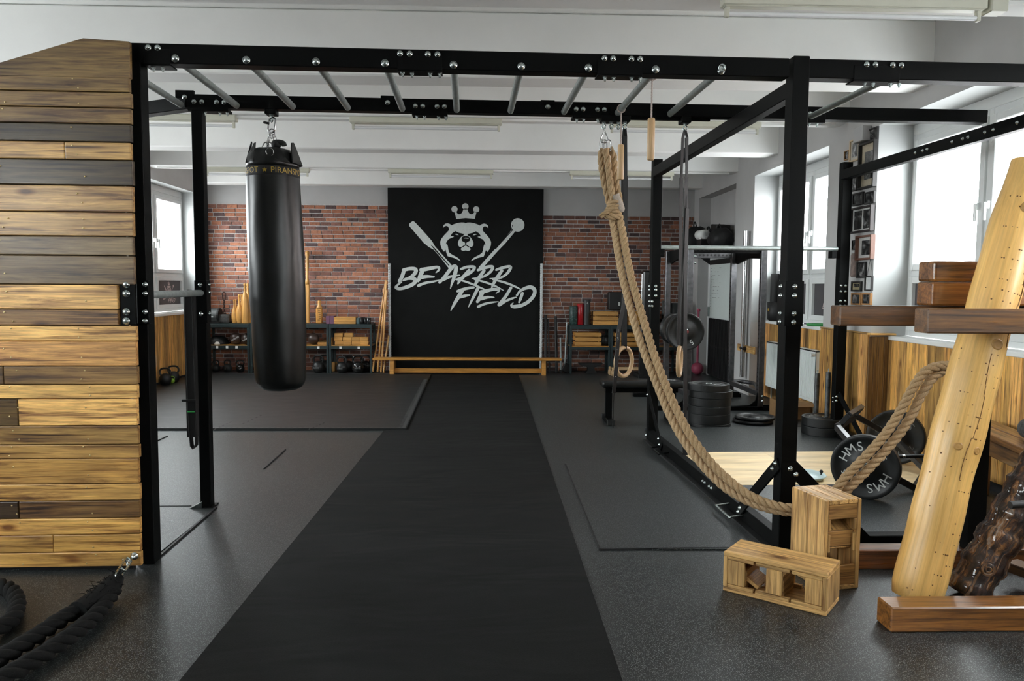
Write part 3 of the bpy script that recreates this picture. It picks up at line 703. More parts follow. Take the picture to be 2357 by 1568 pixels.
# climbing rope, knotted and draped to the log
rp = thing('climbing_rope', 'thick doubled sisal climbing rope knotted under the rig and draped down to the log', 'climbing rope', G(XRP, YC, 0), 0)
def LW(P): return [p-rp.location for p in P]
tanr = [(.47, .33, .19), (.42, .29, .16)]
def px3(L): return [oy(x, y, Y) for x, y, Y in L]
top = V(G(XRP, YC+.04, 2.53)); q = MB(); ct = px3([(1391, 313, 5.14)])[0]-rp.location
q.tube(smooth([ct+V((0, 0, .035)), ct+V((-.02, 0, -.01)), ct+V((-.022, 0, -.035)), ct+V((0, 0, -.045)), ct+V((.022, 0, -.035)), ct+V((.018, 0, -.005)), ct+V((0, 0, .035))], 4), .0045, 8); q.build('carabiner', steel, rp)
q = MB(); c2 = px3([(1392, 330, 5.14)])[0]-rp.location
for dx in (-.02, .0, .028): q.link(c2+V((dx, 0, -.015)), (dx*1.5, 0, -1), (0, 1, 0), .075, .026, .004)
q.build('quick_links', steel, rp)
loops = [[(1388, 343, 5.15), (1383, 360, 5.15), (1387, 400, 5.14), (1396, 440, 5.14), (1403, 470, 5.15), (1411, 490, 5.15)],
         [(1393, 343, 5.11), (1397, 365, 5.11), (1403, 410, 5.11), (1409, 450, 5.11), (1414, 485, 5.12)],
         [(1403, 342, 5.16), (1412, 358, 5.16), (1415, 390, 5.15), (1420, 430, 5.15), (1427, 465, 5.16), (1425, 490, 5.16)]]
for L, rr in zip(loops, (.0225, .0225, .0225)):
    q = MB(); q.rope(LW(resample(smooth(px3(L), 8), .012)), rr, .16, 3, tanr[0], 7); q.build('hanging_loop', rope_w, rp)
q = MB(); q.tube(LW(smooth(px3([(1417, 448, 5.10), (1424, 468, 5.10), (1430, 488, 5.11)]), 4)), [.026]*4+[.03]*4+[.022], 12, True, (.42, .36, .30)); q.build('taped_end', rope_w, rp)
kn = px3([(1414, 484, 5.13)])[0]-rp.location; q = MB()
for i in range(4):
    a = i*.8; P = [kn+V((.046*math.cos(t)*math.cos(a*.4)-.01, .05*math.sin(t), .022*(i-1.5)+.018*math.sin(t+a))) for t in [2*PI*k/24 for k in range(25)]]
    q.rope(P, .021, .13, 3, tanr[1], 6)
q.rope([kn+V(p) for p in ((-.03, -.05, -.005), (-.06, -.055, -.02), (-.09, -.05, -.035), (-.1, -.05, -.05))], .017, .13, 3, tanr[1], 6); q.build('knot', rope_w, rp)
for i in range(9):
    pass
def lerpY(pts, y0, y1):
    L = [0]
    for i in range(1, len(pts)): L.append(L[-1]+math.hypot(pts[i][0]-pts[i-1][0], pts[i][1]-pts[i-1][1]))
    return [(x, y, y0+(y1-y0)*min(1, l/L[-1]*1.08)) for (x, y), l in zip(pts, L)]
A = [(1408, 495), (1416, 540), (1424, 590), (1436, 650), (1450, 705), (1467, 765), (1486, 820), (1510, 880), (1537, 945), (1570, 1008), (1612, 1065), (1660, 1115), (1710, 1148), (1760, 1168), (1820, 1179), (1880, 1172)]
B = [(1425, 495), (1434, 540), (1443, 590), (1456, 650), (1472, 705), (1490, 765), (1507, 820), (1530, 880), (1556, 940), (1590, 1003), (1632, 1060), (1675, 1103), (1718, 1136), (1765, 1158), (1820, 1170), (1880, 1162)]
up2 = [(1925, 1150), (1960, 1118), (2010, 1068), (2060, 1012), (2096, 960), (2120, 910), (2145, 872), (2166, 857), (2190, 853), (2230, 856)]
up1 = [(1917, 1137), (1946, 1099), (1996, 1047), (2041, 995), (2075, 942), (2099, 897), (2128, 857), (2158, 844), (2190, 842), (2230, 845)]
for pth, upp, dy in ((A, up2, .012), (B, up1, -.012)):
    L = lerpY(pth, 5.14, 3.985)
    PP = px3([(x, y, Y+dy) for x, y, Y in L])+px3([(x, y, 3.985+dy*.6-(.04*i/9)) for i, (x, y) in enumerate(upp)])
    q = MB(); q.rope(LW(resample(smooth(PP, 8), .014)), .0255, .125, 3, tanr[0 if dy > 0 else 1], 7); q.build('rope_strand', rope_w, rp)

# gymnastic rings on black straps
def ring_set(xk, pc, az, label, tail):
    top = G(xk, YC+.04, 2.55); c = og(pc[0], pc[1], 5.14); c = G(c.x, 5.14, c.z)
    t = thing('gymnastic_ring', label, 'gymnastic ring', c, 0, 'wooden rings hanging from the rig')
    ax = V((math.sin(az), -math.cos(az), 0)); q = MB(); q.torus((0, 0, 0), ax, .098, .0145, 40, 12); q.build('ring', palew, t)
    up = top-c; q = MB(); u = V((math.cos(az+.9), math.sin(az+.9), 0))
    for s in (-1, 1):
        P = [V((0, 0, .083))+u*(s*.004), V((0, 0, .115))+u*(s*.014), up*.35+u*(s*.012), up*.8+u*(s*.024), up-V((0, 0, .05))+u*(s*.02), up+u*(s*.002)]
        for i in range(len(P)-1): q.bar(P[i], P[i+1], .032 if i < 3 else .024, .0028, u)
    q.build('strap', webbing, t)
    q = MB(); P = px3(tail); P = [p-c for p in P]
    for i in range(len(P)-1): q.bar(P[i], P[i+1], .03 if i < len(P)-3 else .006, .003, (.5, -1, 0))
    tl = q.build('strap_tail', webbing, t)
    return t, tl, c
t, tl, c = ring_set(XK1, (1436, 833), .80, 'wooden ring turned partly toward camera, on wide black strap by the rope', [(1438, 560, 5.12), (1436, 700, 5.08), (1424, 760, 5.06), (1418, 850, 5.06), (1413, 905, 5.06), (1412, 930, 5.08), (1411, 985, 5.1)])
q = MB()
for i, (s_, y) in enumerate((('1', 762), ('1', 772), ('3', 780), ('-', 803), ('-', 842), ('-', 866))):
    p = px3([(1423-(y-762)*.06, y, 5.045)])[0]-c; q.text(s_, .03, p, (1, 0, 0), (0, 0, 1), 0)
q.build('strap_numbers', white_print, tl)
ring_set(XK2, (1564, 832), 1.22, 'wooden ring seen nearly edge-on, on thin strap beside the big bumper plate', [(1577, 560, 5.12), (1568, 700, 5.1), (1565, 795, 5.1)])
bd = thing('resistance_band', 'long flat black resistance band hanging in front of the silver rack uprights', 'resistance band', G(XK2, YC+.04, 2.52))
q = MB(); P = [(1580, 318, 5.16), (1582, 480, 5.16), (1578, 600, 5.16), (1577, 800, 5.16), (1577, 980, 5.16), (1577, 1048, 5.16)]; P = [p-bd.location for p in px3(P)]; P[0] = V((.005, 0, -.02))
for i in range(len(P)-1): q.bar(P[i], P[i+1], .016 if i < 1 else .034, .004, (.6, -1, 0) if i < 4 else (-.3, -1, 0))
q.build('band', webbing, bd)
# wooden dowel grips on cords
for i, (px, pt, pb, Y, rx, lab) in enumerate(((1429, 333, 414, 4.98, .985, 'wooden dowel grip hanging low beside the knotted rope'), (1498.5, 272, 369, 4.2, 1.338, 'wooden dowel grip hanging higher and nearer the front beam'))):
    a, c = og(px, pt, Y), og(px-1, pb, Y); t = thing('dowel_grip', lab, 'dowel grip', G(c.x, Y, c.z), RA, 'wooden dowel grips on cords')
    L = a.z-c.z; q = MB(); q.lathe([(.016, 0), (.0205, .006), (.0205, L-.006), (.016, L)], seg=20); q.build('handle', palew, t)
    zt = 2.63; xo = (1.338-c.x) if True else 0; q = MB(); dx = (og(1430, 258, Y).x if i == 0 else og(1501, 185, Y).x)-c.x
    q.rope([(dx*k/20, 0, L+(zt-c.z-L)*k/20) for k in range(21)], .005, .05, 3, (.55, .42, .36), 5); q.torus((dx, .0, zt+.018-c.z), (0, 1, 0), .024, .005, 20, 6); q.build('cord', cord_m, t)
# band loop on the low bar
t = thing('dip_belt', 'black webbing loop with a buckle hung over low bar by narrow post', 'dip belt', G(-1.80, 5.03, 0), RA)
q = MB(); z0, z1 = .42, 1.437; P = [(0, 0, z1+.022)]+[(.024*math.cos(a), 0, z1+.0+.022*math.sin(a)) for a in (2.6, 3.0)]+[(-.026, 0, 1.2), (-.022, 0, .6), (-.012, 0, z0+.02), (.005, 0, z0), (.022, 0, z0+.02), (.03, 0, .6), (.026, 0, 1.2), (.024, 0, z1), (.02, 0, z1+.015), (0, 0, z1+.022)]
q = MB()
for i in range(len(P)-1): q.bar(P[i], P[i+1], .055, .005, (0, 1, 0) if abs(P[i+1][0]-P[i][0]) < abs(P[i+1][2]-P[i][2]) else (0, 0, 1))
P2 = [V(p) for p in P]; q = MB(); vs = []; 
for p in P2: vs += [p+V((0, -.03, 0)), p+V((0, .03, 0))]
for p in P2: vs += [p*1+V((.004 if p.x < 0 else -.004, -.03, 0)), p+V((.004 if p.x < 0 else -.004, .03, 0))]
n = len(P2); fs = [(2*i, 2*i+1, 2*i+3, 2*i+2) for i in range(n-1)]+[(2*n+2*i+2, 2*n+2*i+3, 2*n+2*i+1, 2*n+2*i) for i in range(n-1)]+[(2*i, 2*i+2, 2*n+2*i+2, 2*n+2*i) for i in range(n-1)]+[(2*i+3, 2*i+1, 2*n+2*i+1, 2*n+2*i+3) for i in range(n-1)]
q.add(vs, fs, True); q.span((-.03, -.028, .5), (.03, .028, 1.42)); q.build('webbing_loop', webbing, t, 0)
q = MB(); q.span((-.055, -.04, .735), (.035, -.032, .75)); q.span((.028, -.04, .66), (.036, -.032, .75)); q.build('buckle', blackm, t, .002)
q = MB(); q.span((-.022, -.034, .665), (.03, -.031, .672)); q.build('green_stitching', simple('green_thread', (.05, .4, .1), .6), t)

# ------------------------------------------------------------------ mats on the floor
def slab(poly, z0, z1):
    q = MB(); q.prism([(x, y) for x, y in poly], (0, 0, z0), (1, 0, 0), (0, 1, 0), z1-z0); return q
def grid_slab(x0, x1, y0, y1, f, n=60, m=120, z=.006):
    """strip whose side edges follow f(y), finely divided so it can ripple"""
    q = MB(); vs = []; 
    for j in range(m+1):
        y = y0+(y1-y0)*j/m; a, c = f(y)
        for i in range(n+1):
            x = a+(c-a)*i/n
            w = .0022*math.sin(y*5.1+.8*math.sin(x*2.2))*math.exp(-((y-8.5)/3.2)**2)+.002*math.sin(2.6*y+2.2*x)*math.exp(-((y-5.2)/1.6)**2)
            vs.append((x, y, z+max(0, w)))
    q.add(vs, [(j*(n+1)+i, j*(n+1)+i+1, (j+1)*(n+1)+i+1, (j+1)*(n+1)+i) for j in range(m) for i in range(n)], True)
    return q
rl0, rl1 = oz(415, 1568), oz(990, 862); rr0, rr1 = oz(1432, 1568), oz(1193, 862)
def redge(y):
    t = (y-rl0.y)/(rl1.y-rl0.y); return rl0.x+(rl1.x-rl0.x)*t, rr0.x+(rr1.x-rr0.x)*t
q = grid_slab(0, 0, 1.2, 12.70, redge); tag(q.build('runner_mat', feltm), 'long black felt runner mat along the middle of the hall floor', 'runner mat')
pm = thing('puzzle_mat', 'large black interlocking foam mat area under the punching bag', 'foam mat', (0, 0, 0))
xa, xb_ = oz(935, 991).x, oz(994, 861).x; YM0 = 7.785
q = slab([(XL+.05, YM0), (xa, YM0), (xb_, 12.55), (XL+.05, 12.55)], .001, .024); q.build('foam', matm, pm, .003)
q = MB(); n = 58
for i in range(n):
    t = (i+.5)/n; y = YM0+(11.9-YM0)*t; x = xa+(xb_-xa)*(y-YM0)/(12.86-YM0); q.box((x-.055, y, .0245), (.05, .035, .002))
q.bar((xa-.028, YM0, .0245), (xb_-.022, 11.9, .0245), .035, .003); q.build('edge_strip', simple('edge_strip_foam', (.05, .053, .053), .45, 0, 60, .2), pm)
q = MB()
for i in range(70):
    x = XL+.1+(xa-XL-.1)*(i+.5)/70; q.box((x, YM0+.018, .0245), (.034, .03, .002))
q.build('front_teeth', simple('front_teeth_foam', (.04, .043, .043), .45), pm)
q = MB()
for (u, v_), (s, t) in (((560, 975), (600, 957)), ((495, 988), (530, 972)), ((712, 988), (745, 974))):
    a, c = oz(u, v_, .024), oz(s, t, .024)
    for k in range(5): p = a.lerp(c, k/4); q.box((p.x, p.y, .0245), (.012, .05, .0015))
q.build('puzzle_joints', blackm, pm)

pl = thing('lifting_platform', 'lifting platform with plywood middle and grey flecked rubber ends inside the rig', 'lifting platform', (0, 0, 0), RA)
q = MB(); q.span((1.836, 6.565, .001), (3.84, 7.735, .032)); q.build('rubber_end', fleckm, pl, .002)
q = MB(); q.span((1.836, 4.18, .001), (3.66, 5.44, .032)); q.build('rubber_end', fleckm, pl, .002)
q = MB()
for y0, y1 in ((5.445, 6.0), (6.0, 6.56)):
    for x0, x1 in ((1.836, 2.62), (2.62, 3.80)): q.box(((x0+x1)/2, (y0+y1)/2, .0165), (x1-x0-.002, y1-y0-.002, .031), None, 0, var(.95, 1.05))
q.build('plywood_deck', ply, pl)
q = slab([(oz(1301, 1070).x, 6.02), (oz(1382, 1267).x, 4.21), (1.62, 4.19), (1.60, 6.02)], .001, .009); tag(q.build('rubber_tile', fleckm), 'raised rubber floor tile with a dark edge beside the runner and rig rail', 'floor tile')
q = slab([(-3.0, 2.6), (-1.9, 3.35), (-1.83, 3.95), (-1.86, 5.05), (-3.0, 5.05)], .001, .004)
pa, pb = oz(356, 1290), oz(499, 1168); q = slab([(pb.x-1.2, pb.y-1.25), (pa.x-.02, pa.y), (pb.x, pb.y), (pb.x-1.2, pb.y+.02)], .001, .006); tag(q.build('rubber_tile', fleckm), 'rubber floor tile with open black seam at the foot of the narrow post', 'floor tile')
for i, (a, c) in enumerate((((351, 1167.5), (440, 1166.8)), ((357, 1291), (498, 1169)), ((346, 1023), (385, 1005)), ((607, 1081), (657, 1036)), ((1382, 1267), (1690, 1264)), ((1301, 1070), (1382, 1267)))):
    a, c = oz(*a), oz(*c); q = MB(); q.bar(a+V((0, 0, .0045)), c+V((0, 0, .0045)), .014 if i not in (3,) else .006, .009); struct(q.build('trim_%d' % (40+i), blackm))

# ------------------------------------------------------------------ the two pallet-wood boxes
def plybox(name, label, loc, rz, L, Wd, H, lying):
    """box of planks: two closed long sides, gapped ends; built lying with length on x"""
    t = thing(name, label, 'plyo box', loc, rz, 'wooden plyo boxes by the rig'); T = .022
    def face(nm, z, flip):
        q = MB(); n = 2 if lying else 3
        for i in range(n):
            w = Wd/n; q.box((0, -Wd/2+w*(i+.5), z), (L, w-.002, T), None, 0, var(.9, 1.1))
        return q.build(nm, bwood, t, .004)
    face('top_panel', H-T/2, 0); face('bottom_panel', T/2, 0)
    h = H-2*T
    for s in (-1, 1):                                        # ends
        q = MB(); q.box((s*(L/2-T/2), 0, H/2), (T, Wd-.004, h-.002), None, 2, var(.8, 1.0)); q.build('end_panel', bwood, t, .003)
    for s in (-1, 1):                                        # the two open sides: boards and dividers
        for x0, x1 in ((-L/2+T, -L/2+.105), (-.035, .04), (L/2-.10, L/2-T)):
            q = MB(); q.box(((x0+x1)/2, s*(Wd/2-.014), H/2), (x1-x0, .02, h-.036), None, 2, var(.75, 1.05)); q.build('side_board', bwood, t, .003)
        for x0, x1 in ((-L/2+T, -L/2+.15), (-.085, .075), (L/2-.16, L/2-T)):
            for z in (T+.0085, H-T-.0085): q = MB(); q.box(((x0+x1)/2, s*(Wd/2-.0135), z), (x1-x0, .023, .016), None, 0, var(.7, 1)); q.build('batten', bwood, t, .002)
    for x in (-L/2+.095, .03):
        q = MB(); q.box((x, 0, H*.34), (.02, Wd-.07, h*.55), rotm(0, .0, 0), 1, var(.7, .95)); q.build('divider', bwood, t, .003)
    q = MB(); q.box((-L/2+.13, 0, T+.035), (.075, Wd-.08, .018), rotm(0, .5, 0), 1, (.9, .85, .8)); q.build('inner_slat', bwood, t, .002)
    return t
# lying box: corners read on its top (height .205)
H1 = .20; c0, c1, c2, c3 = oz(1674, 1272, H1), oz(1916, 1326, H1), oz(1928.5, 1278, H1), oz(1702, 1236, H1)
d = (c1-c0); L1 = d.length; az = math.atan2(d.y, d.x); mid = (c0+c1+c2+c3)/4; mid = mid-V((-math.sin(az), math.cos(az), 0))*.018; W1_ = -.036+abs((c3-c0).dot(V((-math.sin(az), math.cos(az), 0))))
print('box1', L1, W1_, az, mid)
bx1 = plybox('plyo_box', 'low wooden box lying on its side in front of the rig post', (mid.x, mid.y, 0), az, L1, W1_, H1, True)
H2 = .455; t0, t1, t2, t3 = oz(1901, 1154, H2), oz(1985, 1148, H2), oz(1896, 1114, H2), oz(1825, 1120, H2)
print('box2', (t1-t0).length, (t3-t0).length, t0, t1, t2, t3)
d = (t1-t0).normalized(); az2 = math.atan2(d.y, d.x)
bx2 = plybox('plyo_box', 'tall wooden box standing upright behind the low box', (0, 0, 0), 0, H2, (t1-t0).length*0+.19, (t3-t0).length, False)
W2 = .205; D2 = max(.26, min(.36, (t3-t0).length))
e1 = d; e2 = V((-d.y, d.x, 0)); e2 = e2 if e2.dot(t3-t0) > 0 else -e2
for o in list(bx2.children): bpy.data.objects.remove(o)
bpy.data.objects.remove(bx2)
def upright_box(o, e1, e2, w, dp, h):
    t = thing('plyo_box', 'tall wooden box standing upright behind the low box', 'plyo box', o, math.atan2(e1.y, e1.x), 'wooden plyo boxes by the rig'); T = .022
    # local x along the open face (width w), local y back into depth dp
    def B(nm, a, c, grain, tint, bev=.003): q = MB(); q.box([(a[i]+c[i])/2 for i in range(3)], [abs(c[i]-a[i]) for i in range(3)], None, grain, tint); return q.build(nm, bwood, t, bev)
    for x0, nm in ((0, 'side_panel'), (w-T, 'side_panel')):
        q = MB(); n = 2
        for k in range(n): q.box((x0+T/2, dp*(k+.5)/n, h/2), (T, dp/n-.002, h), None, 2, var(.95, 1.15))
        q.build(nm, bwood, t, .004)
    q = MB()
    for k in range(3): x0 = T+(w-2*T)*k/3; q.box((x0+(w-2*T)/6, dp/2, h-T/2), ((w-2*T)/3-.001, dp, T), None, 1, var(1.0, 1.15))
    q.build('top_panel', bwood, t, .003)
    B('bottom_panel', (T, 0, 0), (w-T, dp, T), 1, (.9, .9, .9))
    for y in (.004, dp-.024):
        B('cross_board', (T, y, h-T-.075), (w-T, y+.02, h-T), 0, (.55, .48, .42)); B('cross_board', (T, y+.02, h*.47), (w-T, y+.04, h*.64), 0, (.6, .52, .45)); B('cross_board', (T, y, T), (w-T, y+.02, T+.10), 0, (.6, .5, .4))
        for x0 in (T, w-T-.016): B('corner_batten', (x0, y, h*.66), (x0+.016, y+.02, h-T-.075), 2, var(.7, .9)); B('corner_batten', (x0, y, h*.42), (x0+.016, y+.02, h*.62), 2, var(.7, .9))
    B('inner_shelf', (T, .03, h*.44), (w-T, dp-.03, h*.46), 1, (.8, .75, .7)); q = MB(); q.box((w/2, dp*.5, h*.72), (w-2*T-.004, dp*.8, .018), rotm(.45, 0, 0), 1, (.9, .85, .8)); q.build('inner_slat', bwood, t, .002)
    return t
upright_box(V((t0.x, t0.y, 0)), e1, e2, (t1-t0).length, D2, H2)

# ------------------------------------------------------------------ log stand
ls = thing('log_stand', 'dark oiled timber stand holding leaning logs at the edge of the hall', 'log stand', (2.6, 3.4, 0))
def T_(nm, a, c, tint=(1, 1, 1), mat=None, par=ls, grain=0, bev=.006):
    q = MB(); a = V(a)-ls.location; c = V(c)-ls.location; q.box((a+c)/2, [abs(v) for v in (c-a)], None, grain, tint); return q.build(nm, mat or dwood, par, bev)
f0 = oz(2050, 1457); 
T_('front_base_timber', (f0.x, f0.y, 0), (4.1-.55, f0.y+.125, .112), (1.5, 1.3, 1.0))
g0 = oz(1985, 1312); T_('rear_base_timber', (g0.x-.12, g0.y, 0), (3.5, g0.y+.11, .108), (1.0, .75, .65))
fa, fb = oy(2143, 711, 3.3), oy(2143, 768, 3.3); T_('front_arm', (fa.x-.012, 3.3, fb.z), (3.55, 3.41, fa.z), (1.0, .95, .95))
ra, rb2 = oy(1938, 704, 3.75), oy(1938, 750, 3.75); T_('rear_arm', (ra.x-.008, 3.75, rb2.z), (3.5, 3.86, ra.z), (.62, .55, .5))
po = oz(2205, 1290); T_('steel_upright', (po.x-.05, 3.87, 0), (po.x+.045, 3.94, 1.33), W1, black, ls, 2, .003)
T_('steel_upright', (3.40, 3.30, .112), (3.48, 3.38, 1.33), W1, black, ls, 2, .003); T_('steel_upright', (3.40, 3.87, .108), (3.48, 3.94, 1.33), W1, black, ls, 2, .003)
T_('cross_timber', (3.36, f0.y+.125, .01), (3.5, g0.y, .10), (1.2, 1.1, 1))
pk = oy(2325, 1163, 3.1)-ls.location; q = MB(); q.cyl(pk, pk+V((.5, .03, .02)), .016, 14); q.build('steel_peg', blackm, ls)
for i, (yt, yb_, xl_, tint, lab) in enumerate(((601, 647, 2154, (1.45, 1.25, 1.05), 'upper of two dark timbers stacked on the log stand arm'), (649, 697, 2150, (1.45, 1.2, 1.0), 'lower of two dark timbers stacked on the log stand arm'))):
    p0, p1 = oy(xl_, yt, 3.72), oy(xl_, yb_, 3.72); q = MB(); z1, z0 = p0.z, (p1.z if i == 0 else ra.z+.002)
    if i == 0: z0 = oy(xl_, 648.5, 3.72).z
    if i == 1: z1 = oy(xl_, 649, 3.72).z
    q.box((0, 0, 0), (1.3, .15, z1-z0), None, 0, tint); o = q.build('stacked_timber', dwood, None, .012); o.modifiers[0].segments = 2; o.location = (p0.x+.65, 3.80, (z0+z1)/2); tag(o, lab, 'timber', 'timbers stacked on the log stand')
lg = thing('peeled_log', 'thick pale peeled log leaning against the dark timber stand', 'log', oz(2108, 1378))
AX = [(2106, 1378, 3.47, .108), (2140, 1250, 3.49, .117), (2176, 1105, 3.51, .115), (2222, 930, 3.535, .113), (2265, 769, 3.56, .111), (2312, 600, 3.585, .110), (2352, 450, 3.61, .108), (2370, 388, 3.62, .10), (2373, 374, 3.622, .085)]
P = [oy(x, y, Y)-lg.location for x, y, Y, r in AX]; P[0].z = .02
q = MB(); SP = resample(smooth(P, 6), .05); n = len(SP)
rad = []
for i, p in enumerate(SP):
    t = i/(n-1)*(len(AX)-1); k = min(int(t), len(AX)-2); rad.append(AX[k][3]*(1-t+k)+AX[k+1][3]*(t-k)+.0022*math.sin(i*.9)+.003*math.sin(i*.37+1))
rad[0] *= .93
q.tube(SP, rad, 28); q.build('trunk', logw, lg)
def on_log(t, a, out=0.0):
    i = min(int(t*(n-1)), n-2); d = (SP[i+1]-SP[i]).normalized(); u = V((0, -1, 0)); u = (u-d*u.dot(d)).normalized(); v = d.cross(u)*-1
    return SP[i]+u*(rad[i]+out)*math.cos(a)+v*(rad[i]+out)*math.sin(a), (u*math.cos(a)+v*math.sin(a)), d
q = MB(); hole = simple('dark_wood_hole', (.20, .095, .03), .7)
for i in range(150):
    t = R_.uniform(.03, .95); a = R_.gauss(.1, .55); p, nn, d = on_log(t, a); r = R_.uniform(.002, .0045)
    q.lathe([(r, -.001), (r*.8, .0012), (1e-7, .0012)], p, nn, 7)
q.build('spike_speck', hole, lg)['kind'] = 'stuff'
for t, a, r in ((.60, -.05, .02), (.36, -.35, .014), (.37, .45, .014), (.90, .2, .022), (.62, .75, .014)):
    p, nn, d = on_log(t, a, -.004); q = MB(); q.lathe([(r*1.5, 0), (r*1.25, .006), (r, .008), (r*.8, .006), (r*.5, .0075), (1e-7, .0078)], p, nn, 16); q.build('knot', simple('log_knot', (.50, .28, .09), .4) if 'log_knot' not in MATS else MATS['log_knot'], lg)
q = MB(); C = []
for k in range(40): t = .60+.39*k/39; p, nn, d = on_log(t, -.62+.1*math.sin(k*.4)+.35*(k/39), .0006); C.append(p)
q.tube(C, .0022, 6); C = []
for k in range(30): t = .28+.3*k/29; p, nn, d = on_log(t, .02+.1*math.sin(k*.3), .0003); C.append(p)
q.tube(C, .0014, 6); q.build('drying_crack', hole, lg)
q = MB(); p, nn, d = on_log(.60, -1.5, 0); q.build('steel_hook', chrome, lg) if False else None
dl = thing('bark_log', 'glossy dark log with bark leaning low beside the pale log', 'log', oz(2232, 1372))
P = [oy(x, y, Y)-dl.location for x, y, Y in ((2222, 1368, 3.52), (2300, 1238, 3.52), (2390, 1085, 3.52), (2500, 900, 3.53), (2590, 745, 3.55))]; P[0].z = .015
q = MB(); SB = resample(smooth(P, 8), .02); rb_ = [.095+.006*math.sin(i*.9)+.004*math.sin(i*2.3+1) for i in range(len(SB))]; rb_[0] = .08
q.tube(SB, rb_, 30)
vv = []
for (x, y, z) in q.v: vv.append((x+R_.uniform(-.004, .004), y+R_.uniform(-.004, .004), z+R_.uniform(-.003, .003)))
q.v = vv; q.build('trunk', barkm, dl)
q = MB(); i = int(len(SB)*.115); dd = (SB[i+1]-SB[i]).normalized(); u = V((-.35, -1, .2)); u = (u-dd*u.dot(dd)).normalized(); q.torus(SB[i]+u*.092, u, .026, .008, 20, 8); q.torus(SB[i]+u*.097, u, .012, .006, 16, 8); q.ball(SB[i]+u*.092, .01, 10); q.build('knot', barkm, dl)
q = MB(); a, c = oz(2325, 1300, .10), oz(2420, 1352, .1); q.bar(a, c+V((.1, 0, 0)), .1, .05, (0, 0, 1)); tag(q.build('loose_timber', dwood, None, .004), 'loose timber offcut lying behind the dark bark log', 'timber')

# low bench along the window wall with a stone ball on it
lb = thing('low_wood_bench', 'low brown wooden bench along the boarded wall, its top shining white', 'bench', (3.45, 4.90, 0), -.2)
for x0, x1 in ((-.13, -.005), (.005, .125)):
    q = MB(); q.box(((x0+x1)/2, 0, .52), (x1-x0, 1.1, .045), None, 1, (1.3, 1.2, 1.1)); q.build('seat_board', dwood, lb, .005)
q = MB(); q.box((-.10, 0, .445), (.05, 1.04, .10), None, 1, (.9, .85, .85)); q.build('apron', dwood, lb, .004)
for y in (-.47, .47): q = MB(); q.box((.0, y, .25), (.22, .06, .495), None, 2, (.9, .8, .8)); q.build('leg', dwood, lb, .004)
p = oz(2353, 964, .54); q = MB(); q.ball((0, 0, 0), .095, 24, W1, .8); o = q.build('stone_ball', simple('granite', (.07, .07, .068), .9, 0, 90, .5, .5)); o.location = (3.44, 4.62, .542+.076); tag(o, 'rough grey stone resting on the low bench by the wall', 'stone')

# ------------------------------------------------------------------ bumper plates
def bumper(name, label, R=.225, th=.08, group='black bumper plates', txt='HMS', num='25', colr=white_print, steelhub=True, rim=True):
    """disc lying on z=0, face up"""
    t = thing(name, label, 'weight plate', (0, 0, 0), 0, group)
    q = MB(); q.lathe([(.026, 0), (R*.80, 0), (R*.982, .0), (R*.984, .0002), (R, .003), (R, .005), (R, th-.005), (R, th-.003), (R*.984, th-.0002), (R*.982, th), (R*.86, th), (R*.82, th-.008), (R*.42, th-.008), (R*.40, th-.003), (R*.22, th-.003), (.026, th-.003)], seg=48); q.build('disc', rubber_d, t)
    q = MB(); q.lathe([(.0255, -.001), (.034, -.001), (.034, 0), (.026, th-.004), (.034, th-.004), (.036, th+.002), (.0255, th+.002), (.0255, th*.5)], seg=24); q.build('hub', chrome, t)
    if txt:
        def arc(s, size, a0, rr, step):
            q = MB()
            for i, ch in enumerate(s):
                a = a0-step*(i-(len(s)-1)/2); c = V((rr*math.cos(a), rr*math.sin(a), th-.0075)); uy = V((math.cos(a), math.sin(a), 0)); ux = V((math.sin(a), -math.cos(a), 0)); q.text(ch, size, c, ux, uy, .0008)
            if s: q.build('lettering', colr, t)
        arc(txt, R*.40, PI/2+.55, R*.64, .45); arc(txt, R*.40, -PI/2+.55, R*.64, .45); arc(num, R*.24, PI+.3, R*.62, .2); arc('KG' if num else '', R*.2, .55, R*.62, .22)
    return t
# the stack by the flat bench
sc = oz(1634, 988, .0); sc = V((sc.x+.055, sc.y+.235, 0)); z = .0
names = ('bottom thin black plate in the stack behind the rope', 'second black bumper plate from the bottom of the stack', 'middle black bumper plate of the stack behind the rope', 'fourth black bumper plate from the bottom of the stack', 'offset black bumper plate just under the stack top', 'topmost black bumper plate of the stack, steel hub showing')
for i, (th, dx, R) in enumerate(((.035, .01, .222), (.105, 0, .225), (.085, 0, .225), (.085, .004, .225), (.075, .018, .225), (.07, -.012, .222))):
    t = bumper('bumper_plate', names[i], R, th, 'stack of bumper plates', 'HMS' if i == 5 else None, '10', grey_print); t.location = (sc.x+dx, sc.y, z); t.rotation_euler = (0, 0, R_.uniform(0, 6)); z += th+.0005
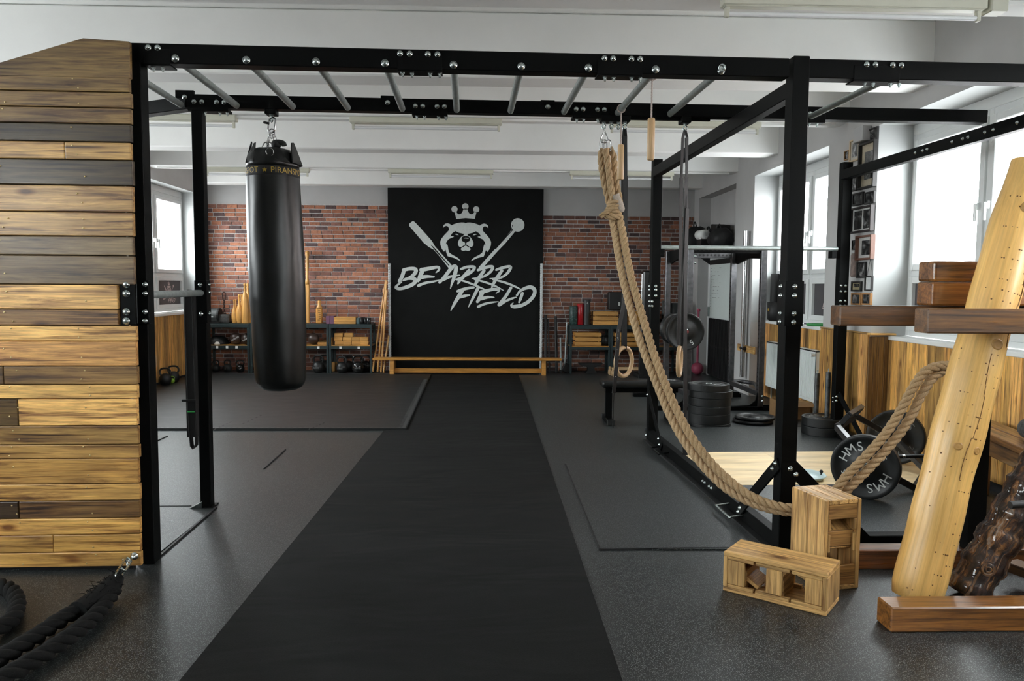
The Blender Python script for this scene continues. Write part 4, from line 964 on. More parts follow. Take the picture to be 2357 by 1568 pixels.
# two iron plates lying flat
pc = oz(1738, 978); ip = []
for i in range(2):
    t = thing('iron_plate', ('upper' if i else 'lower') + ' of two flat iron plates lying on the floor beside the stack', 'weight plate', (pc.x+.05+(-.02 if i == 0 else 0), pc.y+.16, .003+i*.036), .4+i, 'iron plates on the floor')
    R = .215; th = .034; q = MB(); q.lathe([(.026, 0), (R-.01, 0), (R, .006), (R, th-.006), (R-.008, th), (R-.022, th), (R-.028, th-.012), (.065, th-.012), (.06, th-.004), (.026, th-.004)], seg=44); q.build('disc', rubber_d, t)
    q = MB()
    for a in range(10): ang = a*.36; q.text('OLYMPIC PL'[a], .034, (.13*math.cos(2.6-ang), .13*math.sin(2.6-ang), th-.0115), (math.sin(2.6-ang), -math.cos(2.6-ang), 0), (math.cos(2.6-ang), math.sin(2.6-ang), 0), .001)
    for k in range(3): q.text('20KG'[:2+k % 2], .04, (.12*math.cos(-1.2-k*.5), .12*math.sin(-1.2-k*.5), th-.0115), (1, 0, 0), (0, 1, 0), .001)
    q.build('lettering', white_print, t)
    for a in (.3, 2.4, 4.5): q = MB(); q.prism([(.05*math.cos(2*PI*k/14)*1.0, .018*math.sin(2*PI*k/14)) for k in range(14)], (.155*math.cos(a), .155*math.sin(a), th-.0118), (-math.sin(a), math.cos(a), 0), (-math.cos(a), -math.sin(a), 0), .001); q.build('grip_slot', blackm, t)
# loading pins with two bumpers
lc = V((3.335, 7.58, .032)); pz = 0
lc = oz(1897, 1009, .03); lc = V((oy(1899, 985, lc.y+.225).x, lc.y+.225, .032))
for i in range(2):
    t = bumper('bumper_plate', ('upper' if i else 'lower') + ' bumper plate loaded on the steel pin by the radiator', .225, .085, 'plates on the loading pin', 'HMS', '25', white_print); t.location = (lc.x, lc.y, lc.z+i*.088); t.rotation_euler = (0, 0, 2.2+i)
for i, (px, yt, off) in enumerate(((1907, 851, 0), (1878, 853, .38))):
    c = V((lc.x+.015, lc.y, 0)) if i == 0 else V((oy(1878, 960, lc.y+.36).x, lc.y+.36, 0)); zt = oy(px, yt+6, c.y).z
    t = thing('loading_pin', ('worn steel loading pin rising through two bumper plates', 'worn steel loading pin standing behind the loaded plates, by the radiator')[i], 'loading pin', (c.x, c.y, .032 if i == 0 else 0), 0, 'steel loading pins')
    q = MB(); q.cyl((0, 0, .004), (0, 0, zt-t.location.z), .0245, 18); q.build('sleeve', simple('worn_steel', (.10, .105, .108), .45, .6, 14, .7), t); q = MB(); q.cyl((0, 0, zt-t.location.z), (0, 0, zt-t.location.z+.035), .007, 8); q.build('tip', chrome, t)
    if i: q = MB(); q.span((-.16, -.16, 0), (.16, .16, .01)); q.build('base_plate', black, t)

# trap bar loaded with two bumpers
nb = oz(1996, 1150, .032); 
ctr = V((nb.x+.01, nb.y+.05, .032+.225)); ax = V((.60, .80, 0)).normalized(); sd = V((ax.y, -ax.x, 0))
def plate_on(label, c, nrm, spin, col):
    t = bumper('bumper_plate', label, .225, .06, 'plates on the trap bar', 'HMS', '25', col); t.location = c
    M = Matrix((nrm.cross(V((0, 0, 1))).normalized()*-1, nrm.cross(nrm.cross(V((0, 0, 1))).normalized()*-1), nrm)).transposed(); t.rotation_euler = (M @ Matrix.Rotation(spin, 3, 'Z')).to_euler(); return t
plate_on('near bumper plate with large white letters on the trap bar', ctr, -ax, .15, white_print)
LB = 1.30; far = ctr+ax*LB
plate_on('far bumper plate on the trap bar, dull lettering, near the boarded wall', far-ax*.0, -ax, 2.2, grey_print)
tb = thing('trap_bar', 'black hexagonal trap bar loaded with bumper plates on the platform', 'trap bar', ctr)
q = MB(); q.cyl(-ax*.30, ax*.02, .0245, 18); q.build('sleeve', steel, tb); q = MB(); q.cyl(ax*(LB-.06), ax*(LB+.22), .0245, 18); q.build('sleeve', steel, tb)
tl_ = .62; U = sd*-math.cos(tl_)+V((0, 0, math.sin(tl_)))            # frame tipped up on the far side from the wall
def FP(u, v): return ax*u+U*v
hexa = [(.08, 0), (.34, .33), (.98, .33), (LB-.1, 0), (.98, -.33), (.34, -.33)]
q = MB()
for i in range(6): q.bar(FP(*hexa[i]), FP(*hexa[(i+1) % 6]), .045, .045, (0, 0, 1))
fr_ = q.build('hex_frame', simple('worn_black_tube', (.02, .02, .021), .3, .3, 20, .4), tb, .004)
Nn = ax.cross(U).normalized(); Nn = Nn if Nn.z > 0 else -Nn
for s in (1, -1):
    q = MB(); a, c = FP(.42, .33*s), FP(.90, .33*s); q.bar(a, a+Nn*.11, .04, .04, ax); q.bar(c, c+Nn*.11, .04, .04, ax); q.bar(a+Nn*.11, c+Nn*.11, .035, .035, U); q.build('raised_handle', fr_.data.materials[0], tb, .003)
q = MB(); bb0, bb1 = oy(2042, 1052, 5.3), oy(2235, 1046, 5.32); tbar = thing('barbell', 'black straight barbell lying behind the near bumper plate', 'barbell', bb0); q.cyl((0, 0, 0), bb1-bb0, .014, 14); q.build('shaft', blackm, tbar)
q = MB()
for k in range(6): p = (bb1-bb0)*(.08+.012*k+(.06 if k > 2 else 0)); q.cyl(p, p+(bb1-bb0).normalized()*.004, .0145, 14)
q.build('knurl_rings', chrome, tbar)
q = MB(); q.bar((bb1-bb0)*.5+V((0, .02, -.02)), V(((bb1-bb0)*.5).to_tuple())+V((0, .02, -bb0.z+.04)), .03, .03, (1, 0, 0)); q.build('cradle', blackm, tbar)
bo = oz(1868, 1108, .03); t = thing('chalk_bowl', 'shallow pale blue metal bowl on the plywood deck behind the rig post', 'bowl', (bo.x-.03, bo.y+.09, .032))
q = MB(); q.lathe([(.10, 0), (.15, .012), (.165, .03), (.17, .03), (.166, .036), (.15, .02), (.1, .008), (1e-7, .008)], seg=36); q.build('dish', simple('pale_blue_enamel', (.55, .68, .68), .3, .1, 10, .06), t)
q = MB(); q.ball((.152, .02, .045), .014, 12); q.cyl((.152, .02, .02), (.152, .02, .045), .007, 8); q.build('knob', blackm, t)

# flat bench
fbn = thing('flat_bench', 'flat black padded weight bench behind the rig rail', 'weight bench', (1.69, 8.25, 0), -.01)
q = MB(); q.box((0, 0, .435), (.90, .29, .075)); o = q.build('pad', leather, fbn, .03, 4)
q = MB(); q.text('HMS', .075, (.30, -.02, .4735), (1, -.12, 0), (.12, 1, 0), .0005); q.build('pad_lettering', white_print, o)
q = MB(); q.box((0, 0, .365), (.8, .06, .06)); q.build('spine', black, fbn, .004)
for x in (-.36, .34):
    q = MB(); q.box((x, 0, .20), (.075, .05, .32)); q.build('leg', black, fbn, .004); q = MB(); q.box((x, 0, .03), (.07, .42 if x < 0 else .42, .055)); q.build('foot', black, fbn, .004)
for y in (-.21, .21): q = MB(); q.box((-.36, y, .032), (.085, .05, .064)); q.build('rubber_foot', rubber, fbn, .004)

# ------------------------------------------------------------------ power rack
rk = thing('power_rack', 'tall power rack with silver uprights near the far windows', 'power rack', (0, 0, 0))
xl0, xr0, yn, yf_ = 2.42, 3.31, 9.08, 10.2; zr = 1.97
for x in (xl0, xr0):
    for y in (yn, yf_):
        q = MB(); q.box((x, y, zr/2), (.07, .07, zr)); u = q.build('upright', silverp, rk, .004)
        q = MB()
        for k in range(34): q.cyl((x-.0355 if x < 3 else x-.0355, y, .15+k*.052), (x-.0345, y, .15+k*.052), .011, 8)
        q.build('hole_pattern', blackm, u)
for y, z in ((yf_, zr-.05), (yn, zr-.03)):
    q = MB(); q.span((xl0, y-.012, z-.04), (xr0, y+.012, z+.04)); u = q.build('crossmember', silverp if y == yf_ else black, rk, .003)
    q = MB()
    for k in range(16): q.cyl((xl0+.06+k*.052, y-.014, z), (xl0+.06+k*.052, y-.012, z), .014, 10)
    q.build('hole_pattern', blackm, u)
for x in (xl0, xr0):
    q = MB(); q.prism([(yn, zr), (yf_, zr), (yf_, zr-.14), (yf_-.1, zr-.17), ((yn+yf_)/2, zr-.11), (yn+.1, zr-.13), (yn, zr-.12)], (x+.012, 0, 0), (0, 1, 0), (0, 0, 1), .024); u = q.build('side_plate', black, rk)
    q = MB(); q.box((x, (yn+yf_)/2, .20), (.06, yf_-yn, .06)); q.build('base_tube', silverp, rk, .004)
    for y in (yn, yf_): q = MB(); q.prism([(-.42, 0), (.12, 0), (.12, .07), (.036, .07), (.036, .22), (-.036, .22), (-.06, .12), (-.13, .065), (-.42, .05)], (x, y-.012, 0), (1, 0, 0), (0, 0, 1), .02); q.build('foot_gusset', black, rk); q = MB(); q.box((x-.15, y, .025), (.58, .07, .05)); q.build('foot', black, rk, .004)
for z in (.115, .175): bolt((xr0+.02, yn-.035, z), FRONT, rk, .012)
for z in (1.86, 1.78): bolt((xl0-.05, yn-.035, z), FRONT, rk, .010); bolt((xl0+.05, yn-.035, z), FRONT, rk, .010)
q = MB(); q.tube(smooth([(xr0+.03, yf_, .21), (xr0+.2, yf_-.05, .21), (xr0+.24, yf_-.3, .21), (xr0+.05, yn+.2, .21)], 6), .028, 10); q.build('bent_stay', silverp, rk)
for i, (px, py, Y, lab, R) in enumerate(((1575, 763, 8.93, 'big black bumper plate hung on the power rack behind the ring', .225), (1547, 757, 9.9, 'smaller black plate on the far rack upright, half hidden', .20))):
    p = oy(px, py, Y); t = bumper('bumper_plate', lab, R, .06, 'plates stored on the power rack', '5' if i == 0 else None, '', white_print); t.location = p; t.rotation_euler = (PI/2, 0, 0 if i == 0 else .4)
    q = MB(); q.cyl(p+V((0, .10, 0)), p+V((0, -.06, 0)), .024, 14); q.build('plate_horn', steel, rk)
    if i == 0: q = MB(); q.cyl(p+V((.02, -.062, 0)), p+V((.02, -.066, 0)), .018, 14); q.build('red_cap', simple('red_cap', (.25, .04, .04), .5), rk)

# ------------------------------------------------------------------ logo board on the back wall
ZB0 = 13.2
p0, p1 = oy(893, 600, ZB0), oy(1250, 600, ZB0); SX = (p1.x-p0.x)/357
zt_ = oy(1071, 433, ZB0).z; zt_ = min(zt_, 3.149)
lgb = thing('logo_board', 'tall black board with white bear head, crown and brush lettering on brick wall', 'sign board', ((p0.x+p1.x)/2, ZB0, 0))
q = MB(); q.span((p0.x-lgb.location.x, 0, .0), (p1.x-lgb.location.x, .08, zt_)); q.build('panel', board_black, lgb, .003)
LZ = 5.2263                                            # drawing units per photo pixel
def logo(par, org, s, mat, ux, uy, t, tb=None, names=True, black_m=None):
    """crown, bear head, paddle, mace and the two words; org = spot for drawing point (1003, 784)"""
    org = V(org)
    mp = lambda pts: [((x-1003)*s, (784-y)*s) for x, y in pts]
    sp_ = lambda pts, n=5: [(v.x, v.y) for v in smooth([(x, y, 0) for x, y in pts], n)]
    def P(q, pts, d=0.0): q.prism(mp(pts), org+V(ux).cross(V(uy))*d, ux, uy, t)
    def C(q, x, y, r, d=0.0): P(q, [(x+r*math.cos(2*PI*k/24), y+r*math.sin(2*PI*k/24)) for k in range(24)], d)
    mir = lambda pts: [(2006-x, y) for x, y in pts][::-1]
    q = MB(); P(q, [(890, 342), (880, 300), (868, 258), (888, 250), (900, 272), (915, 284), (935, 284), (955, 270), (968, 245), (980, 215), (1018, 215), (1030, 245), (1040, 268), (1058, 282), (1078, 284), (1095, 272), (1110, 248), (1132, 256), (1120, 300), (1112, 337), (1000, 328)])
    C(q, 868, 224, 37); C(q, 998, 190, 38); C(q, 1128, 224, 37); q.build('crown', mat, par)
    half = [(1003, 392), (985, 382), (950, 381), (905, 388), (862, 402), (833, 416), (812, 400), (785, 392), (760, 397), (738, 415), (732, 445), (740, 440), (752, 427), (775, 423), (792, 432), (802, 452), (800, 476), (780, 498), (742, 538), (712, 578), (698, 612), (700, 650), (718, 700), (742, 731), (752, 722), (760, 706), (772, 748), (786, 785), (862, 805), (945, 844), (918, 812), (895, 795), (842, 768), (806, 742), (795, 710), (788, 665), (778, 640), (765, 645), (772, 612), (800, 580), (862, 552), (845, 545), (818, 546), (840, 510), (880, 484), (920, 503), (986, 518), (975, 532), (1003, 540)]
    q = MB(); P(q, half); P(q, mir(half)); q.build('bear_head', mat, par)
    mz = [(1003, 538), (978, 535), (950, 552), (925, 585), (910, 620), (911, 652), (930, 674), (962, 670), (1003, 645)]
    q = MB(); P(q, mz); P(q, mir(mz)); P(q, [(942, 700), (958, 678), (985, 662), (1003, 658), (1021, 662), (1048, 678), (1064, 700), (1050, 716), (1025, 720), (1003, 714), (981, 720), (956, 716)])
    ey_ = [(870, 522), (888, 514), (905, 520), (918, 533), (895, 531)]; P(q, ey_); P(q, mir(ey_)); q.build('bear_muzzle', mat, par)
    bm = black_m or board_black; q = MB(); d = t*.5
    P(q, [(952, 572), (962, 552), (985, 543), (1021, 543), (1044, 552), (1055, 572), (1050, 600), (1035, 610), (1015, 620), (1007, 640), (1050, 672), (1040, 680), (1003, 652), (966, 680), (956, 672), (999, 640), (991, 620), (971, 610), (956, 600)], d)
    P(q, [(582, 652), (590, 650), (640, 700), (808, 895), (800, 902), (640, 724)], d); P(q, [(1566, 458), (1574, 464), (1440, 610), (1364, 698), (1358, 690), (1420, 615)], d); P(q, [(1560, 405), (1568, 400), (1570, 425), (1563, 435)], d); q.build('black_detail', bm, par)
    q = MB(); P(q, [(976, 572), (1000, 562), (1038, 566), (1036, 574), (1000, 571)], d*1.4); q.build('nose_glint', mat, par)
    q = MB(); P(q, [(325, 425), (330, 400), (372, 367), (390, 378), (460, 450), (598, 605), (632, 665), (680, 720), (835, 893), (800, 930), (700, 800), (618, 708), (565, 680), (500, 628), (420, 535)]); q.build('paddle', mat, par)
    q = MB(); C(q, 1628, 405, 81); P(q, [(1556, 462), (1600, 480), (1480, 625), (1390, 718), (1225, 905), (1165, 940), (1160, 915), (1355, 695), (1440, 600)]); q.build('mace', mat, par)
    def stroke(q, pts, k_, n=5):
        S = smooth([(x, y, w) for x, y, w in pts], n); L = []; R = []
        for i, p in enumerate(S):
            a, c = S[max(i-1, 0)], S[min(i+1, len(S)-1)]; dx, dy = c.x-a.x, c.y-a.y; l = math.hypot(dx, dy) or 1
            nx, ny = -dy/l*p.z/2, dx/l*p.z/2; L.append((p.x+nx, p.y+ny)); R.append((p.x-nx, p.y-ny))
        nrm = V(ux).cross(V(uy)); dd = t*(1+.12*k_); W_ = lambda p, e: org+V(ux)*((p[0]-1003)*s)+V(uy)*((784-p[1])*s)+nrm*(dd+e)
        n_ = len(S); q.add([W_(p, 0) for p in L]+[W_(p, 0) for p in R], [(i, n_+i, n_+i+1, i+1) for i in range(n_-1)])
        for e, w, u in ((S[0], pts[0][2], .03), (S[-1], pts[-1][2], .06)): q.add([W_((e.x+w*.47*math.cos(2*PI*k/16), e.y-w*.47*math.sin(2*PI*k/16)), t*u) for k in range(16)], [tuple(range(16))])
    ST = {'word': [[(262, 965, 44), (235, 1040, 44), (205, 1090, 36)], [(255, 955, 40), (330, 938, 42), (395, 942, 46), (402, 978, 46), (350, 1035, 38), (255, 1078, 24)], [(275, 1062, 26), (350, 1055, 36), (395, 1065, 44), (385, 1110, 46), (310, 1152, 42), (215, 1178, 38), (165, 1165, 34), (190, 1130, 24), (235, 1098, 14)],
        [(480, 968, 52), (455, 1030, 50), (432, 1085, 34)], [(470, 952, 50), (560, 935, 44), (650, 918, 36), (682, 925, 32), (676, 955, 26), (645, 985, 10)], [(468, 1040, 44), (540, 1030, 38), (622, 1034, 20)], [(434, 1140, 34), (520, 1108, 30), (610, 1092, 24), (690, 1072, 12)],
        [(690, 1100, 34), (760, 1020, 40), (830, 930, 46), (878, 905, 44), (885, 950, 48), (862, 1040, 42), (838, 1110, 28), (820, 1172, 10)], [(730, 1075, 26), (820, 1030, 30), (930, 1012, 14)],
        [(945, 938, 26), (1010, 915, 34), (1090, 910, 36), (1108, 925, 36), (1070, 975, 32), (980, 1030, 24), (895, 1058, 14)], [(1045, 950, 36), (985, 1020, 40), (930, 1080, 34), (910, 1115, 18)], [(880, 1062, 16), (980, 1082, 22), (1100, 1125, 24), (1228, 1180, 18)],
        [(1150, 950, 30), (1240, 918, 38), (1315, 905, 36), (1328, 925, 36), (1290, 980, 32), (1200, 1035, 24), (1080, 1052, 12)], [(1225, 955, 38), (1165, 1040, 42), (1125, 1110, 36), (1118, 1135, 18)], [(1110, 1060, 20), (1240, 1095, 24), (1360, 1140, 22), (1462, 1192, 8)],
        [(1370, 945, 26), (1450, 918, 36), (1530, 905, 36), (1542, 925, 38), (1500, 990, 32), (1420, 1040, 24), (1296, 1052, 12)], [(1440, 955, 36), (1380, 1040, 40), (1335, 1120, 32), (1318, 1160, 16)], [(1330, 1060, 20), (1470, 1095, 26), (1590, 1140, 24), (1680, 1182, 10)]],
        'word_below': [[(905, 1205, 30), (960, 1185, 34), (1040, 1165, 34), (1100, 1158, 26)], [(965, 1190, 44), (900, 1300, 44), (855, 1380, 30), (825, 1440, 10)], [(915, 1285, 26), (980, 1265, 34), (1050, 1252, 16)], [(1152, 1165, 40), (1100, 1270, 34), (1062, 1345, 22), (1038, 1396, 8)],
        [(1185, 1215, 48), (1250, 1200, 42), (1330, 1180, 36), (1395, 1182, 30), (1405, 1200, 22), (1370, 1228, 8)], [(1205, 1220, 50), (1170, 1290, 48), (1145, 1330, 36)], [(1190, 1295, 40), (1270, 1275, 34), (1345, 1278, 16)], [(1155, 1390, 32), (1230, 1358, 28), (1320, 1338, 22), (1400, 1328, 8)],
        [(1550, 1160, 36), (1490, 1260, 38), (1430, 1340, 44), (1408, 1366, 44)], [(1412, 1368, 40), (1480, 1325, 30), (1560, 1290, 26), (1618, 1272, 10)], [(1690, 1225, 36), (1668, 1290, 34), (1650, 1335, 24)],
        [(1622, 1250, 24), (1660, 1200, 30), (1720, 1165, 38), (1790, 1152, 46), (1835, 1180, 44), (1832, 1240, 44), (1775, 1315, 42), (1690, 1368, 42), (1590, 1388, 42), (1555, 1372, 26), (1578, 1340, 10)]]}
    for nm, strokes in ST.items():
        q = MB()
        for k_, s_ in enumerate(strokes): stroke(q, s_, k_)
        q.build('brush_lettering', mat, par)
ctr_ = oy(880+1003/LZ, 440+784/LZ, ZB0); logo(lgb, ctr_-lgb.location+V((0, -.001, 0)), SX/LZ, logo_white, (1, 0, 0), (0, 0, 1), .003)
# the same emblem on the dark window films
film_logo = simple('film_print', (.62, .52, .50), .7)
for s, o, lit in WINFILM:
    for (y0, y1, z0, z1) in lit:
        yc, zc_ = (y0+y1)/2, (z0+z1)/2; sz = (z1-z0)/1290*.92
        sd_ = MB()
        logo(o, ((XG-.017) if s > 0 else (XLG+.017), yc, zc_+.0), sz, film_logo, (0, -s, 0), (0, 0, 1), .001, black_m=grey_panel)

# white ropes either side of the board
for i, px in enumerate((896, 1247)):
    a = oy(px, 607, 13.10); q = MB(); q.rope([(0, 0, .02+(a.z-.02)*k/110) for k in range(111)], .024, .13, 3, (.60, .62, .62), 6); o = q.build('white_rope', rope_w); o.location = (a.x, 13.12, 0)
    tag(o, 'white twisted rope hanging down the black board edge next to ' + ('the leaning wooden sticks' if i == 0 else 'the dark steel bars'), 'rope', 'white ropes beside the logo board')
# gymnastics bench
bp = oy(1075, 825, 12.8); gb = thing('gym_bench', 'long low varnished wooden gym bench in front of the black board', 'gym bench', (bp.x, 12.72, 0))
bl0, bl1 = oy(861, 825, 12.8).x-bp.x, oy(1291, 827, 12.8).x-bp.x
q = MB(); q.span((bl0, -.12, .245), (bl1, .12, .28)); q.wc = [(a, b_, c_) for a, b_, c_ in q.v]; q.build('seat', pine, gb, .006)
for x in (oy(905, 840, 12.8).x-bp.x, oy(1250, 840, 12.8).x-bp.x): q = MB(); q.prism([(-.13, 0), (.13, 0), (.10, .245), (-.10, .245)], (x-.035, 0, 0), (0, 1, 0), (0, 0, 1), .07); q.build('leg', pine, gb, .004)
q = MB(); q.box(((oy(905, 840, 12.8).x+oy(1250, 840, 12.8).x)/2-bp.x, 0, .065), (oy(1250, 840, 12.8).x-oy(905, 840, 12.8).x-.07, .04, .075), None, 0); q.build('balance_beam', pine, gb, .004)
# leaning sticks
for i, (xb, xt, yt, lab) in enumerate(((858, 888, 645, 'leftmost of the long wooden sticks leaning by the white rope'), (869, 890, 646, 'second long wooden stick leaning by the white rope'), (877, 890, 668, 'long wooden stick leaning closest to the white rope'), (883, 895, 772, 'short pale stick leaning at the foot of white rope'))):
    a, c = oy(xb, 856, 12.98-.045*i), oy(xt, yt, 13.18-.045*i); a.z = .012; t = MB(); q = MB(); q.cyl((0, 0, 0), c-a, .0165, 10, (1.0, 1, 1) if i < 3 else (.8, .85, .95)); o = q.build('wooden_stick', clubw); o.location = a; tag(o, lab, 'stick', 'wooden sticks leaning by the board')

# ------------------------------------------------------------------ steel shelving
green = simple('dark_green_rack', (.016, .030, .032), .4, 0, 20, .15)
def shelf_unit(x0, x1, label, tags):
    t = thing('shelf_unit', label, 'shelf unit', ((x0+x1)/2, 13.05, 0), 0, 'dark green steel shelf units'); h = (x1-x0)/2; ZD = (.475, .83)
    for sx in (-1, 1):
        for y in (-.19, .19): q = MB(); q.box((sx*(h-.018), y, .415), (.036, .036, .83)); q.build('post', green, t, .002)
    for z in ZD:
        
        for y in (-.21, .185): q = MB(); q.span((-h+.002, y, z-.065), (h-.002, y+.025, z-.012)); q.build('beam', green, t, .002)
        q = MB(); q.box((0, 0, z-.006), (2*h-.004, .41, .012), None, 0, (.95, .95, .95)); q.build('deck', pine if z < .6 else green, t)
    for px in tags: q = MB(); xx = oy(px, 797, 12.85).x-t.location.x; q.span((xx-.02, -.213, .415), (xx+.02, -.2105, .455)); q.build('price_tag', paper, t)
    return t
XS = lambda px: oy(px, 745, 12.86).x
shelf_unit(XS(470), XS(573.5), 'dark green shelf unit left of the punching bag with clubs on top', (500, 523, 545))
shelf_unit(XS(575), XS(756), 'dark green shelf unit behind the punching bag', (733,))
shelf_unit(XS(757), XS(856), 'dark green shelf unit of wooden blocks next to the leaning sticks', (784, 826))
shelf_unit(XS(1312), XS(1406), 'dark shelf unit with foam rollers and crates by the steel bars', ())
shelf_unit(XS(1407), XS(1500), 'dark shelf unit behind the nearer hanging ring', ())
ZD2, ZD1 = .831, .476
def at(px, py, Y=13.05): return oy(px, py, Y)
def place(o, px, z, Y=13.05, py=745): p = at(px, py, Y); o.location = (p.x, Y, z); return o
# left unit, on top
t = thing('speaker_drum', 'grey drum-shaped machine at the end of the shelf, half behind narrow post', 'machine'); place(t, 490, ZD2)
q = MB(); q.cyl((-.13, .0, .125), (.1, 0, .125), .12, 28); q.build('drum', tint_m, t).data.attributes['tint'].data.foreach_set('color', [.09, .1, .1, 1]*len(q.v)); q = MB(); q.cyl((.1, 0, .125), (.13, 0, .125), .125, 28); q.span((-.13, -.09, 0), (.13, .09, .03)); q.build('end_cap', blackm, t); q = MB(); q.span((-.1, -.123, .10), (.05, -.118, .12)); q.build('label_strip', white_print, t)
t = thing('stone_block', 'small grey stone block with a chain handle standing on the shelf', 'stone weight'); place(t, 517, ZD2)
q = MB(); q.box((0, 0, .075), (.20, .16, .15)); q.build('block', simple('stone', (.06, .058, .055), .85, 0, 40, .4, .5), t, .03, 2); q = MB(); q.cyl((0, 0, .15), (0, 0, .165), .03, 10)
for k in range(7): q.link((0, 0, .185+k*.035), (0, 0, 1), (1, 0, 0) if k % 2 else (0, 1, 0), .05, .026, .005)
q.link((0, 0, .46), (0, 0, 1), (0, 1, 0), .13, .055, .007); q.build('chain_handle', simple('rusty_iron', (.05, .025, .02), .6, .5), t)
def club(h, r, label, px, Y, g):
    prof = [(r*.62, 0), (r*.72, h*.02), (r*.95, h*.16), (r, h*.28), (r*.88, h*.45), (r*.55, h*.6), (r*.3, h*.72), (r*.24, h*.86), (r*.27, h*.93), (r*.36, h*.96), (r*.34, h*.985), (r*.15, h), (1e-7, h)]
    q = MB(); q.lathe([(v.x, v.y) for v in smooth([(a, c, 0) for a, c in prof], 3)], seg=20); o = q.build('wooden_club', clubw); place(o, px, ZD2, Y); return tag(o, label, 'wooden club', g)
def tallclub(h, r, label, px, Y, g):
    prof = [(r*.97, 0), (r, .01), (r*.98, h*.3), (r*.85, h*.6), (r*.6, h*.72), (r*.32, h*.78), (r*.27, h*.93), (r*.4, h*.96), (r*.36, h*.99), (1e-7, h)]
    q = MB(); q.lathe(prof, seg=20); o = q.build('wooden_club', clubw); place(o, px, ZD2, Y); return tag(o, label, 'wooden club', g)
g = 'wooden clubs on the shelf'
club(.40, .048, 'shortest wooden club at the front, next to the stone block', 540, 13.0, g); club(.40, .046, 'short wooden club just behind the shortest front club', 544, 13.15, g)
club(.485, .058, 'middle-sized bulbous wooden club at the shelf front', 551.5, 13.0, g); club(.485, .055, 'middle-sized wooden club standing behind the bulbous one', 557, 13.15, g)
tallclub(.675, .062, 'tallest wooden club at the front beside the punching bag', 565, 13.0, g); tallclub(.675, .06, 'tall wooden club mostly hidden behind the punching bag', 571.5, 13.15, g)
# middle unit, on top
t = thing('training_paddle', 'very tall carved wooden paddle leaning against the lit brick', 'wooden paddle'); place(t, 707.5, ZD2, 13.12)
LP = rotm(-.05, 0, 0); q = MB(); q.box(LP @ V((0, 0, .335)), (.078, .055, .67), LP, 2, W1); q.build('blade', clubw, t, .012)
q = MB(); S = [(.036, .66), (.034, .72), (.022, .76), (.02, .85), (.024, .95), (.03, 1.05), (.027, 1.12), (.034, 1.16), (.036, 1.2), (.028, 1.235), (1e-7, 1.24)]; q.lathe(S, (0, -.0, 0), LP @ V((0, 0, 1)), 16); q.build('handle', clubw, t)
t = thing('bottle_club', 'short square wooden club shaped like a bottle with burnt marks', 'wooden club'); place(t, 735.5, ZD2)
q = MB(); q.box((0, 0, .13), (.105, .09, .26), None, 2, (1, .9, .7)); q.build('body', clubw, t, .014); q = MB(); q.lathe([(.05, .25), (.048, .28), (.03, .30), (.027, .36), (.03, .375), (.022, .39), (1e-7, .392)], seg=14); q.build('neck', clubw, t)
q = MB()
for k in range(6): q.box((R_.uniform(-.02, .02), -.0455, .06+k*.032), (.04, .002, .008))
q.build('burnt_marks', simple('burnt', (.08, .04, .015), .8), t)
for i, px in enumerate((757.5, 767)):
    q = MB(); q.box((0, 0, .065), (.064, .2, .13)); o = q.build('foam_block', simple('purple_foam', (.16, .07, .12), .8) if i == 0 else MATS['purple_foam'], None, .004); place(o, px, ZD2, 13.0); tag(o, ('purple foam block touching the other one, nearer the bottle club', 'purple foam block touching the stack of boards')[i], 'foam block', 'purple foam blocks')
for i in range(3):
    q = MB(); q.box((0, 0, 0), (.37, .24, .038), None, 0, var(.85, 1.1)); o = q.build('board_slat', clubw, None, .004); p = at(796, 745, 13.0); o.location = (p.x, 13.02, ZD2+.02+i*.0395); tag(o, ('lowest', 'middle', 'top')[i]+' wooden board of the small stack on the shelf by the purple blocks', 'wooden board', 'boards stacked on the shelf')
for i, (px, Y, c, lab) in enumerate(((823.5, 12.95, (.10, .16, .17), 'pale blue cup at the end of the stacked boards'), (832, 12.97, (.012, .012, .013), 'black cup next to the pale blue cup'), (841, 12.99, (.012, .012, .013), 'black cup second from shelf end'), (849, 12.96, (.013, .013, .014), 'black cup at the very shelf end'), (836, 13.12, (.012, .012, .013), 'black cup standing behind the other black cups'))):
    q = MB(); q.lathe([(.033, 0), (.035, .004), (.036, .10), (.031, .104), (.03, .02), (1e-7, .018)], seg=18, tint=c); o = q.build('cup', tint_g); place(o, px, ZD2, Y); tag(o, lab, 'cup', 'cups on the shelf')
